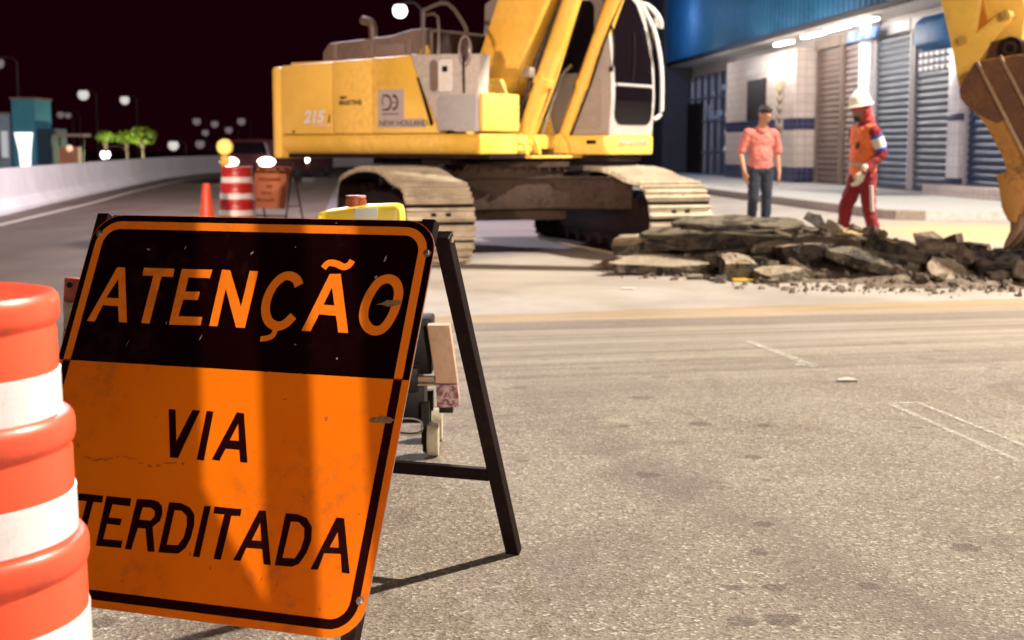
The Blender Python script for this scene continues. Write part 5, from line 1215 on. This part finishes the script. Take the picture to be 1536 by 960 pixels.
# blue corrugated upper wall and light bands
def corr(x0, x1, y, z0, z1, m, nm, pitch=.42, amp=.08):
    b = MB(); n = int((x1-x0)/pitch*4); prev = None; pat = (0, 0, 1, 1)
    for k in range(n+1):
        x = x0 + (x1-x0)*k/n; yy = y + amp*pat[k % 4]; c = (b.bm.verts.new((x, yy, z0)), b.bm.verts.new((x, yy, z1)))
        if prev: b.bm.faces.new((prev[0], c[0], c[1], prev[1]))
        prev = c
    b.box(((x0+x1)/2, y - .12, (z0+z1)/2), (x1-x0, .16, z1-z0))
    return b.build(nm, m, sh_, smooth=0)
bl = mat('blue corrugated sheet', (.003, .070, .150), .5, .0, (.001, .015, .035), .6, .5, 8, var=.35)
corr(7.6, 32.6, 1.02, 4.62, 9.5, bl, 'corrugated_wall')
b = MB(); b.box((3.8, 1.05, 5.6), (7.5, .14, 1.9)); b.build('fascia_sign', mat('pale blue fascia', (.25, .55, .62), .5), sh_)
b = MB(); b.box((16.5, 1.03, 4.53), (33, .12, .13)); b.build('fascia_edge', M['dark'], sh_)
b = MB(); b.box((35.6, .6, 5.0), (5.6, 1.2, 9.6)); b.build('side_wall', mat('dark side wall', (.03, .03, .04), .8), sh_)  # one even near-black wall colour
b = MB(); b.prism([(.1, 4.10), (1.05, 4.06), (1.22, 3.9), (1.25, 3.42), (1.0, 3.30), (.1, 3.40)], 2.9, 5.4, 'x', bevel=.06); b.build('rolled_awning', mat('blue canvas', (.012, .12, .30), .6, var=.3), sh_)
b = MB(); b.prism([(.42, 4.22), (.50, 4.22), (.56, 3.95), (.48, 3.93)], 9.7, 11.9, 'x'); b.build('blue_banner', mat('blue banner', (.05, .14, .42), .6, 0, (.5, .5, .55), .8, 2.5, 6), sh_)
tubes = emis('fluorescent tube', (1, .93, .80), 9)
for x, ln, z in ((9.8, 1.6, 4.30), (11.9, 1.8, 4.30), (14.0, 1.8, 4.28), (16.9, 1.6, 4.25)):
    b = MB(); b.box((x, .80, z+.09), (ln+.1, .22, .05), bevel=.01); lf_ = b.build('light_fitting', M['whitep'], sh_)
    b = MB(); 
    for yy in (.74, .86): b.cyl((x-ln/2, yy, z+.03), (x+ln/2, yy, z+.03), .03, .03, 10)
    b.build('lit_tube', tubes, lf_)
b = MB(); b.box((2.5, .5, .22), (5.6, .9, .30), bevel=.02); b.build('entrance_step', M['wtile'], sh_)
# pavement and kerb
def pv(d): return 8.73 - .1*d
b = MB()
b.prism([(pv(24.3), 24.3), (pv(24.3) + .55, 23.75), (11.2, 23.2), (13.34-2.32+.1, 23.2), (7.6, 60), (pv(60), 60)], .0, .148, 'z')
struct(b.build('pavement', mat('worn pavement', (.42, .42, .42), .7, 0, (.30, .25, .18), .6, .8, 12, .1), smooth=0))
b = MB()
p0 = Vector((pv(24.3), 24.3)); p1 = Vector((pv(60), 60))
L = (p1-p0).length; d_ = (p1-p0)/L; n_ = Vector((-d_.y, d_.x)); k = 0
while k < L - 1:
    a = p0 + d_*k; c = p0 + d_*(k+.985); b.prism([tuple(a + n_*.13), tuple(a - n_*.004), tuple(c - n_*.004), tuple(c + n_*.13)], 0, .154, 'z', bevel=.008); k += 1
b.prism([tuple(p0 + n_*.13), tuple(p0), (p0.x + .55, 23.75), (p0.x + .5, 23.6), (p0.x + .05, 23.75), (p0.x - .12, 24.0)], 0, .152, 'z', bevel=.01)
struct(b.build('kerb', mat('kerb stone', (.27, .22, .18), .75, 0, (.12, .08, .06), .6, 2, 20, .1), smooth=0))

# ------------------------------------------------------------------ far background on the left
def part(nm, par, m, *boxes):
    b = MB()
    for c, s_ in boxes: b.box(c, s_)
    return b.build(nm, m, par)
kb = thing('kiosk_building', 'small blue roadside building with a bright white lit doorway beyond the barrier', 'building', (-18.6, 55, 0))
part('wall', kb, mat('teal wall', (.04, .20, .30), .7), ((.02, 1.0, 1.5), (.86, 2, 3.0)))
part('annexe_wall', kb, mat('navy wall', (.012, .03, .06), .7), ((.72, 1.2, .95), (.52, 2, 1.9)))
part('annexe_wall', kb, mat('pale wall', (.20, .25, .32), .7), ((-1.35, 1.4, 1.22), (1.86, 2.4, 2.44)))
part('roof', kb, M['hood'], ((.02, 1.0, 3.03), (.94, 2.1, .08)))
part('roof', kb, M['hood'], ((-1.35, 1.4, 2.48), (1.92, 2.5, .07)))
part('antenna', kb, M['dark'], ((-.3, .6, 3.2), (.04, .04, .5)), ((-.3, .6, 3.4), (.3, .03, .03)))
b = MB(); b.prism([(-.33, 1.75), (.37, 1.75), (.27, 1.0), (.22, 0.02), (-.12, 0.02), (-.18, 1.0)], -.04, -.005); b.build('lit_doorway', emis('lit doorway', (1, .97, .88), 1.5), kb)
b = MB(); b.box((-1.3, .08, 1.6), (.5, .06, .7)); b.box((-.75, .08, 1.3), (.25, .06, 1.0)); b.build('lit_window', emis('dim window', (.45, .6, .8), .22), kb)
st = thing('market_stall', 'dim salmon coloured stall right of the lit blue building', 'stall', (-17.0, 55.6, 0)); part('counter', st, mat('stall front', (.4, .16, .1), .7), ((0, 0, .6), (.7, .6, 1.2))); part('canopy', st, mat('stall canopy', (.3, .2, .18), .7), ((.1, 0, 1.65), (1.1, 1.0, .1))); part('post', st, M['dark'], ((-.4, 0, .8), (.05, .05, 1.6)), ((.5, 0, .8), (.05, .05, 1.6)))
b = MB(); b.ball((.05, -.32, 1.15), .13, 12); b.build('lamp', emis('stall lamp', (1, .5, .3), .9), st)
leafm = NT('lime lit leaves'); lc = leafm.obj(); leafm.l(leafm.mix(leafm.ramp(leafm.noise(3, 4, .6, lc), .35, .65), (.05, .10, .004), (.20, .26, .015)), leafm.b.inputs['Base Color']); leafm.b.inputs['Roughness'].default_value = .5
tr_lab = ['small lime green tree left of its two neighbours beyond the barrier', 'middle one of three small lime green trees beyond the barrier', 'largest lime green tree, rightmost of the three beyond the barrier']
for i, (x, y, h, r) in enumerate(((-16.9, 60, 1.62, .34), (-16.15, 60.5, 1.62, .38), (-15.35, 60, 1.66, .52))):
    t = thing('small_tree', tr_lab[i], 'tree', (x, y, 0), 0, 'small lit trees beyond the barrier'); rt_ = random.Random(i)
    b = MB(); b.tube([(0, 0, 0), (.03, 0, .5), (-.02, 0, h-.2)], [.09, .07, .04], 8); 
    for k in range(5): a = k*1.26; b.tube([(0, 0, h-.6), (.3*r*math.cos(a), .3*r*math.sin(a), h-.2), (.7*r*math.cos(a), .7*r*math.sin(a), h+.1)], [.04, .025, .01], 6)
    b.build('trunk', mat('bark', (.16, .11, .08), .8), t)
    b = MB()
    for k in range(900):
        u_ = Vector((rt_.gauss(0, 1), rt_.gauss(0, 1), rt_.gauss(0, 1))).normalized()*r*rt_.uniform(.35, 1)**.5
        cl = noise.noise(u_*3/r + Vector((i*5, 0, 0)))
        if cl < .0 or (u_.z > .3*r and cl < .16): continue
        c = Vector((0, 0, h)) + Vector((u_.x*1.15, u_.y, u_.z*.72)); s_ = rt_.uniform(.05, .12); q = Euler((rt_.uniform(0, 6), rt_.uniform(0, 6), rt_.uniform(0, 6))).to_matrix()
        b.bm.faces.new([b.bm.verts.new(c + q @ Vector(v)) for v in ((-s_, 0, 0), (0, s_*.5, 0), (s_, 0, 0), (0, -s_*.5, 0))])
    b.build('crown', leafm.m, t, smooth=0, recalc=False)
# far street lamps, each a pole with an arm and a lit globe
lampm = emis('lit lamp', (1, .95, .90), 6); lampd = emis('dim lit lamp', (.75, .60, .58), .20, (.2, .2, .2)); polem = mat('lamp pole', (.05, .04, .045), .6)
lampq = emis('soft lit lamp', (.72, .68, .64), .85)
lamps = [  # px, py, distance, globe radius, material, label
 (600, 16, 62, .30, lampm, 'bright white street lamp high above the excavator'), (125, 142, 110, .42, lampq, 'bright street lamp left of the pair over the far road'), (187, 150, 120, .38, lampq, 'bright street lamp right of the pair over the far road'),
 (91, 172, 120, .30, lampd, 'dim street lamp left one of two close together'), (102, 173, 122, .26, lampd, 'dim street lamp right one of two close together'), (-2, 95, 80, .30, lampd, 'dim street lamp at the very left edge of the photo'),
 (295, 182, 150, .42, lampd, 'dim street lamp upper left in the far cluster'), (322, 186, 155, .40, lampd, 'dim street lamp in the middle top of the far cluster'), (362, 182, 150, .42, lampd, 'dim street lamp rightmost at the top of the far cluster'),
 (308, 199, 150, .36, lampd, 'dim lamp below the upper left one of the far cluster'), (343, 195, 140, .36, lampd, 'dim lamp below the rightmost of the far cluster'), (260, 218, 110, .40, lampq, 'white lamp low over the barrier left of the far cluster'),
 (300, 216, 130, .42, lampd, 'lowest yellowish lamp of the far cluster, just over the barrier'), (158, 232, 62, .20, lampm, 'white lamp under the lime green trees just above the barrier')]
for px, py, Y, r, m, lab in lamps:
    cp, sp = math.cos(PITCH), math.sin(PITCH); bb = -(py-480)/FPX; dy = cp + sp*bb; dz = -sp + cp*bb; k = Y/dy; x, z = (px-768)/FPX*k, H + dz*k
    t = thing('street_lamp', lab, 'street lamp', (x + .9, Y + .3, 0), 0, 'street lamps along the far road')
    hh = max(z, .5); b = MB(); b.cyl((0, 0, 0), (0, 0, hh+.1), .08, .05, 8); b.tube([(0, 0, hh+.05), (-.3, -.1, hh+.35), (-.8, -.3, hh+.32)], .035, 6); b.build('pole', polem, t)
    b = MB(); b.lathe([(.0, r*1.15), (r*.7, r*.95), (r*.85, r*.7)], 14, -.9, -.3); o = b.build('lamp_cap', polem, t); o.location.z = hh
    b = MB(); b.ball((-.9, -.3, hh), r, 14); b.build('lamp_globe', m, t)
# vehicle with headlights coming up behind the drum
cr = thing('parked_car', 'dark car with glaring headlights facing the camera beyond the far sign', 'car', (-8.6, 47, 0), R(-6))
b = MB(); b.prism([(-.88, .28), (.88, .28), (.92, .55), (.90, .85), (.72, .95), (.60, 1.40), (.45, 1.46), (-.45, 1.46), (-.60, 1.40), (-.72, .95), (-.90, .85), (-.92, .55)], 0, 4.1, 'y', bevel=.10); b.build('body', mat('dark red car paint', (.07, .02, .02), .3, .2), cr)
b = MB(); b.prism([(-.66, .98), (.66, .98), (.55, 1.36), (-.55, 1.36)], -.012, .02); b.build('windscreen', M['glass'], cr)
for x in (-.62, .62):
    b = MB(); b.ball((x, -.03, .72), (.30, .08, .15), 14); b.build('headlight', emis('headlight', (1, .88, .72), 10) if 'headlight' not in bpy.data.materials else bpy.data.materials['headlight'], cr)
for x in (-.8, .8):
    for y in (.7, 3.3): b = MB(); b.cyl((x-.1, y, .31), (x+.1, y, .31), .31, .31, 20); b.build('wheel', M['rubber'], cr)
cr2 = thing('parked_car', 'second dark car with one glaring headlight partly behind the first', 'car', (-8.75, 56, 0), R(-6))
for ch in list(cr.children):
    c = ch.copy(); COL.objects.link(c); c.parent = cr2

# ------------------------------------------------------------------ added, unseen blocker behind the camera that chops the low lamp into strips
ho = thing('strip_blocker', 'added slatted blocker behind the camera that cuts the low lamp into strips', 'light blocker', (.8, -4, 0))
b = MB()
for x0, x1 in ((-.75, -.013), (.041, .081), (.127, .62)): b.box(((x0+x1)/2, 0, 1.25), (x1-x0, .02, 2.5))
b.build('blocker_slat', M['frame'], ho)
b = MB(); b.box((-.1, .03, 2.4), (1.5, .04, .10)); b.box((-.1, .03, .25), (1.5, .04, .10)); b.prism([(-.02, 1.56), (.045, 1.44), (.045, 1.3), (-.02, 1.3)], .02, .03); b.build('rail', M['frame'], ho)  # added cross pieces; the short one ends a light strip early

# ------------------------------------------------------------------ light
def lamp(name, kind, loc, aim, power, color, radius=.3, cone=60, blend=.6):
    l = bpy.data.lights.new(name, kind); o = bpy.data.objects.new(name, l); COL.objects.link(o)
    l.energy = power; l.color = color; l.shadow_soft_size = radius
    if kind == 'SPOT': l.spot_size = R(cone); l.spot_blend = blend
    o.location = loc; o.rotation_euler = (Vector(aim) - Vector(loc)).to_track_quat('-Z', 'Y').to_euler(); return o
lamp('floodlight', 'POINT', (15, 12, 16), (0, 8, 0), 56000, (1, .90, .76), .30)
lamp('sodium_lamp', 'SPOT', (-4.6, 1.0, 3.4), (-1.2, 16.6, 1.9), 8600, (1, .70, .54), .25, 36, .6)
lamp('fill_behind', 'POINT', (3.2, -8, 3.0), (0, 0, 0), 3500, (1, .86, .72), .8)  # added fill for the sign face, no street light stands there
lamp('low_lamp', 'SPOT', (1.62, -8, 2.2), (.80, -4, 1.75), 7600, (1, .84, .58), .008, 14, .5)
lamp('dig_fill', 'SPOT', (7, -3, 6.5), (4.2, 14.5, .3), 5500, (1, .88, .74), .3, 36, .8)  # added fill that lifts the dark rubble
lamp('road_lamp', 'POINT', (-3.5, 26, 7.5), (0, 0, 0), 4200, (.95, .86, .95), .3)
lamp('tree_uplight', 'POINT', (-15.9, 58.6, .9), (0, 0, 0), 260, (.9, 1, .6), .1)
for x in (10, 12, 15, 18, 24): 
    o = lamp('shop_fluorescent', 'POINT', (0, 0, 0), (1, 0, 0), 250 if x < 14 else 190, (1, .90, .80), .3); o.location = Vector((10.64, 27, 0)) + Matrix.Rotation(R(95.7), 3, 'Z') @ Vector((x, 2.3 if x < 20 else 3.0, 3.9))
o = lamp('blue_wall_light', 'POINT', (0, 0, 0), (1, 0, 0), 500, (.25, .5, 1), .4); o.location = Vector((10.64, 27, 0)) + Matrix.Rotation(R(95.7), 3, 'Z') @ Vector((28, 3.6, 6.2))  # blue point light on the corrugated wall, no fitting modelled
w = bpy.data.worlds.new('World'); scn.world = w; w.use_nodes = True
bg = w.node_tree.nodes['Background']; sky = w.node_tree.nodes.new('ShaderNodeTexSky'); sky.sky_type = 'NISHITA'; sky.sun_disc = False; sky.sun_elevation = R(-8); sky.sun_rotation = R(120)
mixn = w.node_tree.nodes.new('ShaderNodeMix'); mixn.data_type = 'RGBA'; mixn.blend_type = 'ADD'; mixn.inputs[0].default_value = .02
mixn.inputs[6].default_value = (.0078, .0003, .0018, 1); w.node_tree.links.new(sky.outputs[0], mixn.inputs[7]); w.node_tree.links.new(mixn.outputs[2], bg.inputs[0]); bg.inputs[1].default_value = 1.0
scn.view_settings.view_transform = 'Standard'; scn.view_settings.look = 'None'; scn.view_settings.gamma = 1; scn.view_settings.exposure = 0
scn.render.engine = 'CYCLES'; scn.cycles.use_denoising = True; scn.cycles.max_bounces = 6; scn.cycles.sample_clamp_indirect = 4
try: scn.cycles.denoiser = 'OPENIMAGEDENOISE'
except Exception: pass
